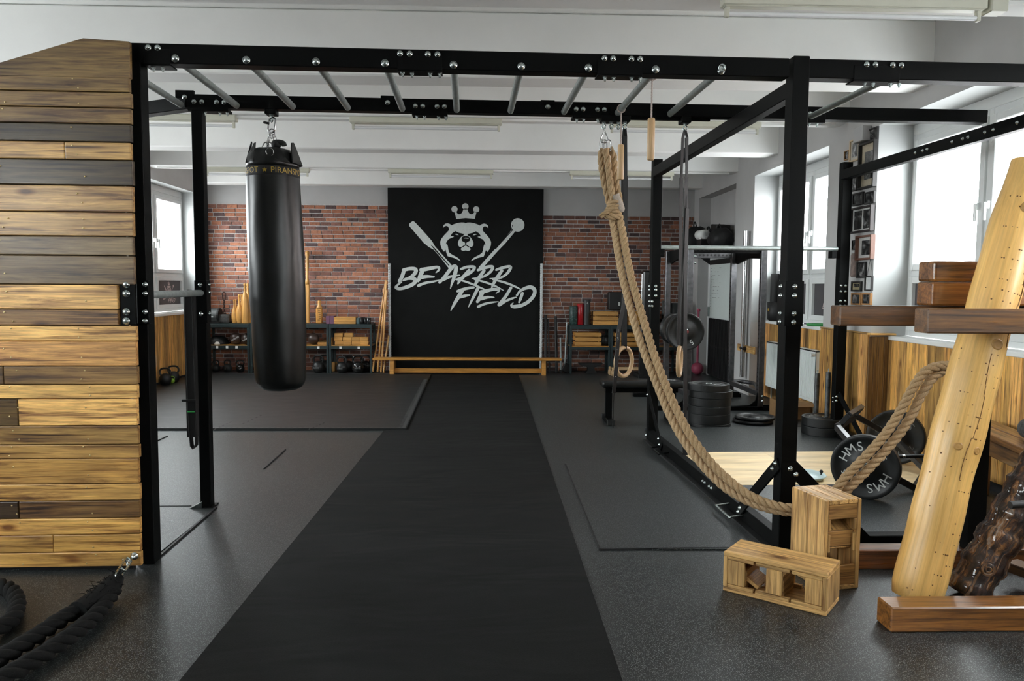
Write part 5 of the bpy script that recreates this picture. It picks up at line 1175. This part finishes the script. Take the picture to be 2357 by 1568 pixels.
# middle decks, left
t = thing('balance_dome', 'dark rubber dome lying on the shelf under the stone block', 'balance dome'); place(t, 502, ZD1); q = MB(); q.lathe([(.17, 0), (.175, .015), (.16, .06), (.12, .11), (.06, .135), (1e-7, .14)], seg=28); q.build('dome', rubber, t); q = MB(); q.lathe([(.178, 0), (.182, .01), (.178, .02)], seg=28); q.build('rim', blackm, t)
q = MB(); q.lathe([(.05*math.sin(PI/2*k/8)+1e-7, -.012) if False else (max(1e-7, .05*math.cos(PI/2*k/8)), .05*math.sin(PI/2*k/8)) for k in range(9)], seg=20); o = q.build('white_cone', simple('white_plastic', (.62, .6, .55), .5)); place(o, 499, ZD1, 12.9); tag(o, 'small white half-round cone on the shelf before the dark dome', 'cone')
brownb = simple('brown_rubber', (.045, .028, .022), .35, 0, 30, .2)
for i, (px, r, lab) in enumerate(((542, .10, 'brown medicine ball with white print below the wooden clubs'), (567, .095, 'brown medicine ball by the rack post near the punching bag'), (721, .098, 'brown medicine ball under the tall wooden paddle'))):
    q = MB(); q.ball((0, 0, r), r, 24); o = q.build('medicine_ball', brownb); place(o, px, ZD1, 12.98); tag(o, lab, 'medicine ball', 'brown medicine balls')
    if i < 2: q = MB(); q.text('balance', .04, (.02, -r*.985, r*1.05), (1, 0, .6), (-.5, 0, 1), .002); q.build('ball_print', white_print, o)
for i, (px, w_, zz, h_, Y, lab) in enumerate(((743, .16, 0, .045, 12.98, 'thin wooden offcut beside the brown ball'), (745, .12, .046, .06, 13.1, 'orange wooden offcut lying on top of the thin offcut'), (762, .06, 0, .12, 12.98, 'upright wooden offcut near the wooden blocks'))):
    q = MB(); q.box((0, 0, h_/2), (w_, .12, h_), None, 0, var(.6, .8)); o = q.build('wood_offcut', clubw, None, .003); place(o, px, ZD1+(zz if i != 1 else 0), Y if i != 1 else 13.14); tag(o, lab if i != 1 else 'orange wooden offcut lying behind the thin offcut', 'wood offcut', 'wooden offcuts on the shelf')
rows = [[(781, 780, 0), (800, 0, 0), (820, 0, 0), (839, 0, 0)], [(779, 0, 0), (799.5, 0, 0), (819, 0, 0), (838, 0, 0)], [(780, 0, 0), (803, 0, 0)]]
lbl = [['bottom row', 'middle row', 'top row'][r] for r in range(3)]; pos = ['first', 'second', 'third', 'fourth']
for r, row in enumerate(rows):
    for k, (px, _, _) in enumerate(row):
        q = MB(); q.box((0, 0, .0335), (.142, .09, .066), None, 0, var(.85, 1.1)); o = q.build('wooden_block', clubw, None, .005); place(o, px, ZD1+r*.067, 12.97); tag(o, 'wooden yoga block, %s from the punching bag side in the %s of the pile' % (pos[k], lbl[r]), 'wooden block', 'wooden blocks piled on the shelf')
# kettlebells on the floor
def kettlebell(px, h, label, Y=12.98, mat=None, num='24', g='kettlebells under the shelves', par=None):
    t = thing('kettlebell', label, 'kettlebell', (at(px, 850, Y).x, Y, .001), R_.uniform(-.3, .3), g); r = h*.36; m_ = mat or rubber
    q = MB(); q.lathe([(r*.55, 0), (r*.62, .004), (r*.9, r*.45), (r, r*.9), (r*.9, r*1.4), (r*.62, r*1.75), (r*.3, r*1.9), (1e-7, r*1.92)], seg=24); q.build('bell', m_, t)
    q = MB(); w_ = r*.72; q.tube(smooth([(-w_*.8, 0, r*1.5), (-w_*1.15, 0, r*2.1), (-w_*.9, 0, r*2.62), (-w_*.4, 0, r*2.78), (w_*.4, 0, r*2.78), (w_*.9, 0, r*2.62), (w_*1.15, 0, r*2.1), (w_*.8, 0, r*1.5)], 5), r*.16, 10); q.build('handle', m_, t)
    if num: q = MB(); q.text(num, r*.42, (0, -r*1.0, r*.85), (1, 0, 0), (0, .1, 1), .003); q.build('weight_number', grey_print, t)
    return t
gloss = simple('gloss_kettlebell', (.009, .0095, .0095), .15, 0, 20, .3)
kettlebell(497, .19, 'dim dark kettlebell deep under the shelf behind narrow post', 13.05, None, None)
kettlebell(524, .2, 'dark kettlebell under the shelf, second from the narrow post', 12.98, None, '8'); kettlebell(553, .2, 'glossy kettlebell under the shelf next to the rack post', 12.95, gloss, '10')
kettlebell(733, .285, 'large matt kettlebell beside the foot of the punching bag', 12.95, None, '28KG'); kettlebell(748, .27, 'large kettlebell half hidden behind the matt one', 13.16, None, None)
kettlebell(787, .27, 'matt kettlebell under the wooden blocks, nearest the rack post', 12.93, None, '32KG'); kettlebell(824, .285, 'glossy kettlebell under the wooden blocks', 12.93, gloss, '40KG'); kettlebell(842, .27, 'glossy kettlebell behind the front glossy one', 13.14, gloss, None); kettlebell(803, .26, 'kettlebell in shadow behind the matt one under blocks', 13.16, None, None)
for i, (px, Y) in enumerate(((768, 13.15), (777, 13.2))): q = MB(); q.box((0, 0, .08), (.06, .1, .16), None, 2, var(.6, .8)); o = q.build('floor_block', clubw, None, .004); place(o, px, .001, Y, 850); tag(o, ('wooden block on the floor beside the middle rack post', 'wooden block standing behind the nearest matt kettlebell')[i], 'wooden block', 'wooden blocks on the floor')
# small kettlebells along the boarded west wall
for i, (px, py, h, mt, lab) in enumerate(((350, 890, .24, rubber, 'black kettlebell against the boarded wall, close to front post'), (367, 884, .24, rubber, 'black kettlebell against the boarded wall, beside the green one'))):
    p = oz(px, py); t = kettlebell(500, h, lab, 12, mt, None, 'kettlebells along the boarded wall'); t.location = (XL+.17, p.y, .026)
t = kettlebell(500, .10, 'tiny lime green kettlebell against the boarded wall', 12, simple('lime', (.22, .42, .03), .4), None, 'kettlebells along the boarded wall'); t.location = (XL+.19, oz(378, 886).y, .026)

# ------------------------------------------------------------------ east half of the back wall
for i, (px, y0, r, c, lab) in enumerate(((1320, 705, .072, (.012, .035, .03), 'speckled dark green foam roller on the shelf end'), (1335.5, 699, .058, (.32, .008, .012), 'bright red foam roller standing on the shelf'), (1350.5, 690, .062, (.028, .028, .028), 'tall dark grey ribbed foam roller beside the red one'))):
    Y = 13.05; h_ = at(px, y0, Y).z-ZD2; t = thing('foam_roller', lab, 'foam roller', (at(px, 740, Y).x, Y, ZD2), 0, 'foam rollers on the shelf')
    pf = [(r*.5, 0), (r-.004, 0), (r, .005)]+([(r*(1 if k % 2 else .95), .01+(h_-.02)*k/24) for k in range(25)] if i == 2 else [])+[(r, h_-.005), (r-.004, h_), (r*.5, h_)]
    q = MB(); q.lathe(pf, seg=26, tint=c); q.build('body', tint_g if i == 1 else tint_m, t)
    if i == 0:
        q = MB()
        for k in range(70): a = R_.uniform(-2.9, -.2); q.box((r*1.002*math.cos(a), r*1.002*math.sin(a), R_.uniform(.01, h_-.01)), (.006, .006, .006))
        q.build('speckles', simple('mint_speckle', (.12, .25, .22), .6), t)
    if i == 2: q = MB(); q.text('^', .06, (0, -r-.001, h_-.07), (1, 0, 0), (0, 0, 1), .002); q.build('roller_print', white_print, t)
def crate(w_, h_, label, px, z, Y=13.02):
    t = thing('wooden_crate', label, 'crate', (at(px, 745, Y).x, Y, z), 0, 'slatted wooden crates'); n = 3; dp = .28; s_ = h_/n
    for y in (-dp/2, dp/2):
        q = MB()
        for k in range(n): q.box((0, y, s_*(k+.46)), (w_, .014, s_*.80), None, 0, var(.8, 1.1))
        q.build('slatted_side', clubw, t, .002)
    for x in (-1, 1):
        q = MB()
        for k in range(n): q.box((x*(w_/2-.03), 0, s_*(k+.46)), (.012, dp-.016, s_*.8), None, 1, var(.7, .95))
        q.build('crate_end', clubw, t, .002)
    q = MB(); q.box((0, 0, .006), (w_-.06, dp-.016, .01), None, 0, (.7, .7, .7)); q.build('base', clubw, t)
    q = MB()
    for x in (-1, 1):
        for y in (-1, 1): q.box((x*(w_/2-.045), y*(dp/2-.02), h_/2), (.02, .02, h_-.01), None, 2, (.8, .8, .8))
    q.build('corner_post', clubw, t); return t
crate(.43, .24, 'slatted wooden crate on top of the shelf next to the rollers', 1391, ZD2); crate(.40, .24, 'slatted wooden crate on the shelf top, mostly behind the twin ropes', 1470, ZD2)
crate(.45, .235, 'slatted wooden crate on the lower deck under the rollers', 1352, ZD1); crate(.41, .235, 'slatted wooden crate on the lower deck, crossed by the black strap', 1439, ZD1)
for i, px in enumerate((1388, 1397)): q = MB(); q.lathe([(.05, -.05), (.085, -.04), (.09, 0), (.085, .04), (.05, .05)], (0, 0, .09), (1, 0, 0), 24); o = q.build('dark_wheel', rubber); place(o, px, ZD1, 12.98); tag(o, ('dark rubber wheel next to the lower crate end', 'dark rubber wheel beside the rack post between two crates')[i], 'wheel', 'dark wheels between the crates')
for i in range(2): q = MB(); q.lathe([(.05, 0), (.055, .004), (.055, .024), (.05, .028)], seg=20); o = q.build('white_puck', simple('bone_plastic', (.5, .46, .4), .5) if i == 0 else MATS['bone_plastic']); place(o, 1474, ZD1+i*.029, 12.95); tag(o, ('lower', 'upper')[i]+' of two pale discs stacked by the second lower crate', 'disc', 'pale discs')
# things standing between the board and the shelves
for i, (px, yt, r, m_, lab, xo) in enumerate(((1256, 726, .026, blackm, 'thick black bar standing closest to the white rope', 0), (1262, 735, .014, blackm, 'thin black bar second from the white rope', 3), (1279, 728, .024, blackm, 'thick black bar in the middle of the standing bars', 2))):
    a, c = at(px+xo, 855, 13.0), at(px, yt, 13.2); a.z = .002; q = MB(); q.cyl((0, 0, 0), c-a, r, 14); o = q.build('steel_bar', m_); o.location = a; tag(o, lab, 'bar', 'bars leaning by the logo board')
for i, (xb, xt, yt, lab) in enumerate(((1291, 1290, 777, 'short grey-handled hammer standing head down by the bench end'), (1297, 1305, 742, 'long grey-handled hammer leaning against the shelf unit'))):
    a, c = at(xb+(3 if i else 0), 852, 12.98), at(xt, yt, 13.0); a.z = 0; t = thing('sledge_hammer', lab, 'sledge hammer', a, 0, 'grey-handled hammers')
    q = MB(); q.cyl((0, 0, .05), c-a, .018 if i == 0 else .017, 12, W1, .014); q.build('handle', simple('grey_grip', (.30, .34, .34), .4, .3) if i == 0 else MATS['grey_grip'], t)
    if i == 0: q = MB(); q.box((0, 0, .03), (.05, .12, .06)); q.build('head', blackm, t, .008)
    else: q = MB(); q.box((.03, 0, .085), (.14, .11, .15), rotm(0, .5, 0)); q.build('head', blackm, t, .012)
t = thing('black_anvil', 'black anvil-shaped iron weight under the roller shelf', 'iron weight', (at(1360, 850, 13.0).x, 13.0, .001)); q = MB(); q.prism([(-.1, 0), (.1, 0), (.06, .05), (.05, .10), (.16, .13), (.2, .17), (-.22, .17), (-.2, .14), (-.06, .1), (-.06, .05)], (0, .07, 0), (1, 0, 0), (0, 0, 1), .14); q.build('body', blackm, t)
for i, Y in enumerate((12.52, 12.74)):
    t = thing('parallette', ('pale wooden parallette bar seen through the nearer ring', 'pale wooden parallette bar standing behind the front one')[i], 'parallette', (at(1447+i*-8, 850, Y).x, Y, 0), 0, 'wooden parallettes'); L = .56
    q = MB(); q.cyl((-L/2, 0, .115), (L/2, 0, .115), .018, 14); q.build('grip', palew, t)
    for s in (-1, 1): q = MB(); q.box((s*(L/2-.02), 0, .06), (.035, .16, .05)); q.box((s*(L/2-.02), 0, .10), (.04, .06, .08)); q.box((s*(L/2-.02), -.07, .025), (.04, .04, .05)); q.box((s*(L/2-.02), .07, .025), (.04, .04, .05)); q.build('foot', palew, t, .008)
t = thing('wall_speaker', 'black loudspeaker box mounted on the brick behind the black strap', 'loudspeaker', (at(1416, 693, 13.1).x, 13.12, at(1416, 693, 13.1).z)); q = MB(); q.box((0, 0, 0), (.24, .18, .31)); q.build('cabinet', blackm, t, .015); q = MB(); q.box((.06, -.092, -.05), (.035, .003, .06)); q.build('white_badge', white_print, t); q = MB(); q.box((0, .11, 0), (.08, .06, .1)); q.build('wall_bracket', blackm, t)
t = thing('cable_tower', 'tall black cable machine tower behind the rig post', 'cable machine', (at(1490, 745, 12.6).x, 12.6, 0)); q = MB(); q.box((.02, 0, .88), (.24, .25, 1.74)); q.build('housing', simple('black_gloss_panel', (.008, .0085, .009), .25), t, .02)
for x in (-.13, .0): q = MB(); q.cyl((x, -.15, .1), (x, -.15, 1.7), .012, 10); q.build('guide_rod', steel, t)
q = MB(); q.box((-.06, -.15, .3), (.2, .08, .55)); q.build('weight_stack', blackm, t, .004); q = MB(); q.box((0, -.1, .03), (.4, .5, .06)); q.build('base', blackm, t, .004)
for i, (px, r) in enumerate(((1535, .08), (1552, .07))): q = MB(); h_ = .42-.04*i; q.lathe([(r, 0), (r, h_), (r*.6, h_+.002)], seg=24, tint=(.05, .055, .055)); o = q.build('grey_roller', tint_m); p = at(px, 745, 13.0); o.location = (p.x, 13.05, .5); o.location.z = .832; tag(o, ('grey', 'smaller grey')[i]+' foam roller standing on the shelf behind the rack plate', 'foam roller', 'grey rollers behind the rack')
shelf_unit(XS(1502), XS(1565), 'dark shelf unit in the corner behind the power rack', ())

# ------------------------------------------------------------------ niche and piers on the east side
sh = thing('niche_shelf', 'dark wall shelf above the whiteboard door holding black bags', 'wall shelf', (3.52, 12.1, 2.06)); q = MB(); q.span((-.33, -.95, -.03), (.275, .95, 0)); q.build('board', blackm, sh, .003)
for y in (-.7, .7): q = MB(); q.prism([(.275, 0), (.0, 0), (.275, -.2)], (0, y, -.03), (1, 0, 0), (0, 0, 1), .03); q.build('bracket', blackm, sh)
def bag(y, L, h, label, x=3.5, nm='duffel_bag', sp=2.2):
    q = MB(); n = 22; q.lathe([(max(1e-7, h*.5*(1-abs(2*k/n-1)**(sp*2))**.5), L*(k/n-.5)) for k in range(n+1)], (0, 0, h*.46), (0, 1, .06), 20, W1, True, lambda a, hh: 1+.06*math.sin(3*a+hh*20)+.04*math.sin(5*a-hh*33))
    q.v = [(x_, y_, max(z_, 0)) for x_, y_, z_ in q.v]; t = thing(nm, label, 'bag', (x, y, 2.061), 0, 'black bags on the niche shelf'); q.build('body', blackm, t)
    q = MB(); q.tube(smooth([(-.02, -L*.2, h*.88), (-.03, -L*.14, h*1.05), (-.03, 0, h*1.12), (-.03, L*.14, h*1.05), (-.02, L*.2, h*.88)], 4), .012, 8); q.build('carry_handle', webbing, t); return t
bag(12.78, .42, .46, 'round black bag at the dark end of the niche shelf'); bag(12.32, .42, .36, 'long black bag lying behind the paper roll on the niche shelf', 3.6); bag(11.42, .5, .33, 'slumped black bag nearest the pier on the niche shelf', 3.5)
q = MB(); q.box((0, 0, .19), (.22, .3, .38), rotm(.12, 0, 0)); o = q.build('black_box', blackm, None, .01); o.location = (3.62, 11.86, 2.085); tag(o, 'black square case tilted on the niche shelf between bags', 'case')
t = thing('paper_roll', 'white paper towel roll with a loose end on the niche shelf', 'paper roll'); p = oy(1619, 541, 12.0); t.location = (p.x, 11.86, p.z); q = MB(); q.lathe([(.025, 0), (.075, 0), (.075, .22), (.025, .22), (.025, 0)], (0, .0, 0), (-.25, 1, 0), 28); q.build('roll', paper, t); q = MB(); q.prism([(-.078, .02), (-.074, .02), (-.06, -.16), (-.066, -.16)], (0, .02, 0), (1, 0, 0), (0, 0, 1), -.1); q.build('loose_sheet', paper, t)
for k in range(1): q = MB(); q.span((-.09, -.05, -.22 if False else 2.062-p.z), (.09, .2, -.075)); q.build('holder', blackm, t, .004)
pf = thing('small_plaque', 'small dark framed plaque on the wall beside the whiteboard door', 'picture', oy(1605, 640, YB-.03)); q = MB(); q.box((0, 0, 0), (.15, .025, .19)); q.build('frame', simple('red_brown_frame', (.10, .03, .025), .5), pf, .004); q = MB(); q.box((0, -.014, 0), (.11, .003, .15)); q.build('print', photom, pf)
pm_ = oz(1602, 857); t = thing('pink_mace', 'pink mace standing upside down by the whiteboard door', 'mace', (3.57, 12.78, 0)); q = MB(); q.ball((0, 0, .105), .105, 24); q.build('ball_head', pinkm, t); q = MB(); q.cyl((0, 0, .2), (0, 0, 1.09), .019, 12); q.lathe([(.022, 1.08), (.03, 1.09), (.03, 1.115), (.02, 1.125), (1e-7, 1.126)], seg=14); q.build('handle', pinkm, t)
# steel pole strapped to the pier
pc0, pc1 = ox(1717, 532, XP-.06), ox(1708, 868, XP-.06); t = thing('steel_pole', 'long polished steel pole strapped upright to the pier by the rack', 'pole', (XP-.06, (pc0.y+pc1.y)/2, 0)); yy = t.location.y
q = MB(); q.cyl((0, 0, pc1.z), (0, .0, pc0.z), .031, 20); q.build('tube', steel, t); q = MB(); q.span((.032, -.34, 1.5-(805-664)*10.7/1750-.045), (.058, .33, 1.5-(805-664)*10.7/1750+.05)); q.wc = [(y_, z_, x_) for x_, y_, z_ in q.v]; bb_ = q.build('wall_board', bwood, t, .004); q = MB(); zz = 1.5-(803-664)*10.7/1750; q.torus((0, 0, zz), (0, 0, 1), .035, .012, 20, 8); q.span((-.02, -.06, zz-.025), (.03, .06, zz+.015)); q.build('clamp', blackm, t, .003)
# radiator
r0, r1 = ox(1778, 783, XW-.13), ox(1902, 804, XW-.13); zr0, zr1 = .20, .79; t = thing('radiator', 'white panel radiator on the boarded wall under far window', 'radiator', (XW-.09, (8.36+9.86)/2, 0)); L = 1.5
q = MB(); q.span((-.045, -L/2, zr0), (-.03, L/2, zr1)); q.span((.015, -L/2, zr0), (.03, L/2, zr1)); q.span((-.045, -L/2, zr1-.02), (.03, L/2, zr1)); q.span((-.045, -L/2, zr0), (.03, -L/2+.01, zr1)); q.span((-.045, L/2-.01, zr0), (.03, L/2, zr1)); q.build('panel', radm, t, .004)
q = MB()
for k in range(44): y = -L/2+.03+k*(L-.06)/43; q.cyl((-.046, y, zr0+.03), (-.046, y, zr1-.04), .006, 6)
q.build('flutes', radm, t); q = MB(); q.cyl((-.045, -L/2+.02, zr1-.05), (-.09, -L/2+.02, zr1-.05), .02, 14); q.build('valve_knob', radm, t)
q = MB(); q.cyl((0, -L/2+.1, zr0), (0, -L/2+.1, .0), .01, 10); q.cyl((0, L/2-.1, zr0), (0, L/2-.1, .0), .01, 10); q.build('pipe', radm, t)
# things on the far window sill
t = thing('black_pot', 'black plastic pot with gold badge on the far window sill', 'pot', (3.84, ox(1789, 740, 3.84).y, SILL)); q = MB(); q.lathe([(.10, 0), (.13, .02), (.135, .25), (.125, .25), (.12, .03), (1e-7, .03)], seg=24); q.build('body', blackm, t); q = MB(); q.cyl((-.132, -.03, .15), (-.138, -.03, .15), .018, 12); q.build('gold_badge', gold, t)
q = MB(); q.cyl((0, 0, 0), (.05, .06, .62), .05, 16, W1, .07); o = q.build('black_tube', blackm); o.location = (3.84, 10.12, SILL); tag(o, 'dark rolled tube standing in the corner of the far sill', 'tube')
q = MB(); q.lathe([(.10, 0), (.12, .004), (.12, .026), (.10, .03), (.06, .03), (.06, 0)], seg=30); o = q.build('green_disc', simple('green_plastic', (.03, .25, .06), .4)); o.location = (3.835, ox(1880, 745, 3.83).y, SILL); tag(o, 'small green plastic disc lying on the far window sill', 'disc')
q = MB(); q.cyl((0, -.12, .008), (.02, .12, .008), .007, 8); o = q.build('pen', simple('purple_pen', (.08, .05, .12), .4)); o.location = (3.85, ox(1857, 741, 3.85).y, SILL); tag(o, 'dark pen lying beside the green disc on the sill', 'pen')
cb = oz(1866, 966); t = thing('cardboard_box', 'open brown cardboard box on the floor under the radiator', 'cardboard box', (3.50, 8.62, 0), .1); h_ = .19
for a, c in (((-.15, -.2, 0), (-.145, .2, h_)), ((.145, -.2, 0), (.15, .2, h_)), ((-.15, -.2, 0), (.15, -.195, h_)), ((-.15, .195, 0), (.15, .2, h_)), ((-.15, -.2, 0), (.15, .2, .005))): q = MB(); q.span(a, c); q.build('side', cardboard, t)
q = MB(); q.box((-.0, -.26, h_-.01), (.29, .14, .004), rotm(.25, 0, 0)); q.build('flap', cardboard, t)

# framed photographs on the near pier
FR = [((1996, 295), (2019, 325), 'b', 'small black framed photo at the very top of pier'), ((1955, 320), (1977.6, 371), 'n', 'pale wood frame with a drawing, high on the pier'), ((1943, 347), (1954, 368), 'w', 'small brown frame at the pier edge beside the pale drawing'), ((1979.5, 327), (2016, 433), 'c', 'tall black frame with cream mount, behind the slanting beam'), ((1957, 408), (1972, 440), 'p', 'narrow dark frame partly hidden by the rig upright'), ((1961.5, 444), (1985.6, 473), 'b', 'small dark landscape photo in black frame'), ((1990, 441), (2012, 469), 'b', 'small black framed street photo nearest the window reveal'), ((1959, 476), (2009, 535), 'd', 'wide frame holding two portrait photographs'), ((1973, 542), (2010, 598), 'r', 'red-brown frame with white mount around a dark photo'), ((1961, 553), (1972, 576), 'p', 'small tilted frame beside the red-brown one'), ((1955, 583), (1971.5, 638), 'q', 'frameless sepia print beside the rig upright'), ((1971.5, 603), (1991, 640), 'b', 'black framed figure photo below the red-brown frame'), ((1990, 636), (2006, 669), 'v', 'thin white certificate hanging from a string'), ((1959, 648), (1981, 671), 'y', 'yellowed certificate in a black frame'), ((1959, 675), (1981, 702), 'o', 'orange wood frame of a flexing man, lowest row by upright'), ((1983, 675), (2004, 702), 'o', 'orange wood frame in the lowest row by the window')]
fcol = {'b': (.012, .011, .011), 'n': (.55, .42, .26), 'w': (.35, .20, .08), 'c': (.012, .011, .011), 'p': (.012, .011, .011), 'd': (.02, .012, .012), 'r': (.13, .055, .035), 'q': (.2, .15, .13), 'v': (.012, .011, .011), 'y': (.012, .011, .011), 'o': (.40, .20, .07)}
for (a, c, k, lab) in FR:
    xm, ym = (a[0]+c[0])/2, (a[1]+c[1])/2; y1 = ox(a[0], ym, XP-.02).y; y0 = ox(c[0], ym, XP-.02).y; z1 = ox(xm, a[1], XP-.02).z; z0 = ox(xm, c[1], XP-.02).z; w_, h_ = (y1-y0)/2, (z1-z0)/2
    t = thing('picture_frame', lab+(' on pier' if 'pier' not in lab else ''), 'framed photo', (XP, (y0+y1)/2, (z0+z1)/2), 0, 'framed photographs on the pier'); dp = .025 if k not in 'cdr' else .045; f = min(.018, w_*.16)
    q = MB()
    if k == 'q': q.span((-.004, -w_, -h_), (-.001, w_, h_))
    else:
        for u in ((-w_, -w_+f, -h_, h_), (w_-f, w_, -h_, h_), (-w_+f, w_-f, -h_, -h_+f), (-w_+f, w_-f, h_-f, h_)): q.span((-dp, u[0], u[2]), (-.001, u[1], u[3]))
    q.t = [fcol[k]]*len(q.v); q.build('frame', tint_m, t, .002)
    if k in 'ncdrvy':
        q = MB(); q.span((-.012, -w_+f, -h_+f), (-.009, w_-f, h_-f)); q.t = [{'n': (.5, .48, .42), 'c': (.48, .42, .31), 'd': (.55, .55, .53), 'r': (.55, .54, .52), 'v': (.62, .64, .64), 'y': (.42, .37, .22)}[k]]*len(q.v); q.build('mount', tint_m, t)
    o_ = R_.uniform(0, 50)
    def pic(u0, u1, v0, v1):
        q = MB(); q.span((-.0145, u0, v0), (-.012, u1, v1)); q.wc = [(y_*5+o_, z_*5, o_) for _, y_, z_ in q.v]; q.build('photograph', photom if k != 'q' else simple('sepia', (.22, .16, .14), .6, 0, 20, .4), t)
    if k == 'd': pic(-w_*.78, -w_*.08, -h_*.72, h_*.72); pic(w_*.05, w_*.76, -h_*.72, h_*.72)
    elif k in 'ncr': pic(-w_*.5, w_*.5, -h_*.6, h_*.6)
    elif k == 'v': q = MB(); q.cyl((-.006, -w_*.8, h_), (-.006, 0, h_+.17), .002, 6); q.cyl((-.006, w_*.8, h_), (-.006, 0, h_+.17), .002, 6); q.build('string', blackm, t)
    elif k == 'y': pic(-w_*.5, w_*.6, -h_*.1, h_*.5)
    else: pic(-w_+f, w_-f, -h_+f, h_-f)
a, c = ox(1977, 300, XP-.05), ox(1990, 320, XP-.05); q = MB(); q.span((-.09, -.09, -.07), (-.0, .09, .07)); o = q.build('alarm_box', simple('grey_plastic', (.42, .42, .42), .5), None, .006); o.location = (XP-.001, (a.y+c.y)/2, (a.z+c.z)/2); tag(o, 'grey plastic sensor box high on the pier among the frames', 'sensor box')

# ------------------------------------------------------------------ black battle rope in the corner
br_ = thing('battle_rope', 'thick black battle rope chained to the foot of the plank wall', 'battle rope', (-2.1, 3.5, 0))
blk = (.0065, .007, .007)
def BP(L): return [oz(x, y, z)-br_.location for x, y, z in L]
q = MB(); q.rope(resample(smooth(BP([(258, 1350, .07), (225, 1372, .055), (180, 1402, .045), (120, 1440, .042), (60, 1480, .04), (-10, 1520, .04), (-120, 1575, .04), (-260, 1640, .04)]), 8), .014), .036, .2, 3, blk, 8, .05); q.build('rope_strand', rope_w, br_)
q = MB(); q.rope(resample(smooth(BP([(262, 1358, .055), (240, 1392, .045), (205, 1430, .045), (150, 1472, .042), (85, 1515, .04), (10, 1560, .04), (-90, 1620, .04)]), 8), .014), .036, .2, 3, blk, 8, .05); q.build('rope_strand', rope_w, br_)
q = MB(); q.rope(resample(smooth(BP([(-120, 1352, .04), (-40, 1345, .04), (10, 1352, .04), (34, 1372, .04), (38, 1400, .04), (20, 1432, .04), (-40, 1462, .04), (-120, 1490, .04)]), 8), .014), .036, .2, 3, blk, 8, .05); q.build('rope_coil', rope_w, br_)
q = MB(); S = BP([(272, 1328, .10), (255, 1350, .075), (225, 1376, .06), (180, 1408, .048)]); S = smooth(S, 5); q.tube(S, [.03+.016*min(1, i/4) for i in range(len(S))], 14, True, blk)
for i in range(70):
    p = S[R_.randrange(1, len(S)-1)]; a = R_.uniform(-.3, PI+.3); d_ = V((math.cos(a)*.7, -.3, math.sin(a))).normalized(); q.tube([p+d_*.03, p+d_*.05+V((R_.uniform(-.02, .02), R_.uniform(-.02, .02), .0)), p+d_*R_.uniform(.05, .075)+V((R_.uniform(-.03, .03), R_.uniform(-.03, .03), 0))], [.003, .002, .001], 5, True, blk)
q.build('frayed_splice', rope_w, br_)
e0 = og(310, 1282, YP-.03); e0 = G(e0.x-.03, YP-.03, e0.z-.014); e1 = S[0]+br_.location
q = MB(); m1 = e0.lerp(e1, .28); m2 = e0.lerp(e1, .66); dd = (e1-e0); q.link(m1-br_.location, dd, (0, 1, .2), dd.length*.62, .034, .0055); q.build('chain_link', chrome, br_); q = MB(); q.link(m2-br_.location+V((0, 0, .002)), dd, (.9, .3, .2), dd.length*.95, .045, .0058); q.build('chain_link', chrome, br_)

# ------------------------------------------------------------------ daylight
w = bpy.data.worlds.new('overcast_sky'); SC.world = w; w.use_nodes = True
nt = w.node_tree; bg = nt.nodes['Background']; bg.inputs[1].default_value = 1.0
tc = nt.nodes.new('ShaderNodeTexCoord'); sx = nt.nodes.new('ShaderNodeSeparateXYZ'); rp = nt.nodes.new('ShaderNodeValToRGB'); ml = nt.nodes.new('ShaderNodeMath')
ml.operation = 'MULTIPLY_ADD'; ml.inputs[1].default_value = .5; ml.inputs[2].default_value = .5
SKY, GROUND = 15.0, 6.0                                     # overcast sky above, grey street below the horizon
e = rp.color_ramp.elements; e[0].position = .485; e[0].color = (GROUND*.96, GROUND*.98, GROUND, 1); e[1].position = .515; e[1].color = (SKY*.94, SKY*.985, SKY, 1)
nt.links.new(tc.outputs['Generated'], sx.inputs[0]); nt.links.new(sx.outputs['Z'], ml.inputs[0]); nt.links.new(ml.outputs[0], rp.inputs[0]); nt.links.new(rp.outputs[0], bg.inputs[0])
for s, xg, wins in ((1, XG, WR), (-1, XLG, WL)):
    for a, c in wins:
        L = bpy.data.lights.new('daylight_portal', 'AREA'); L.shape = 'RECTANGLE'; L.size = HF-SILL; L.size_y = c-a; L.cycles.is_portal = True
        o = bpy.data.objects.new('daylight_portal', L); COL.objects.link(o); o.location = (xg+s*.06, (a+c)/2, (HF+SILL)/2); o.rotation_euler = (0, s*PI/2, 0)
vs = SC.view_settings; vs.view_transform = 'Standard'; vs.look = 'None'; vs.gamma = 1; vs.use_curve_mapping = False; vs.exposure = 0.75
SC.cycles.max_bounces = 10; SC.cycles.diffuse_bounces = 7; SC.cycles.transparent_max_bounces = 12
SC.cycles.sample_clamp_indirect = 6
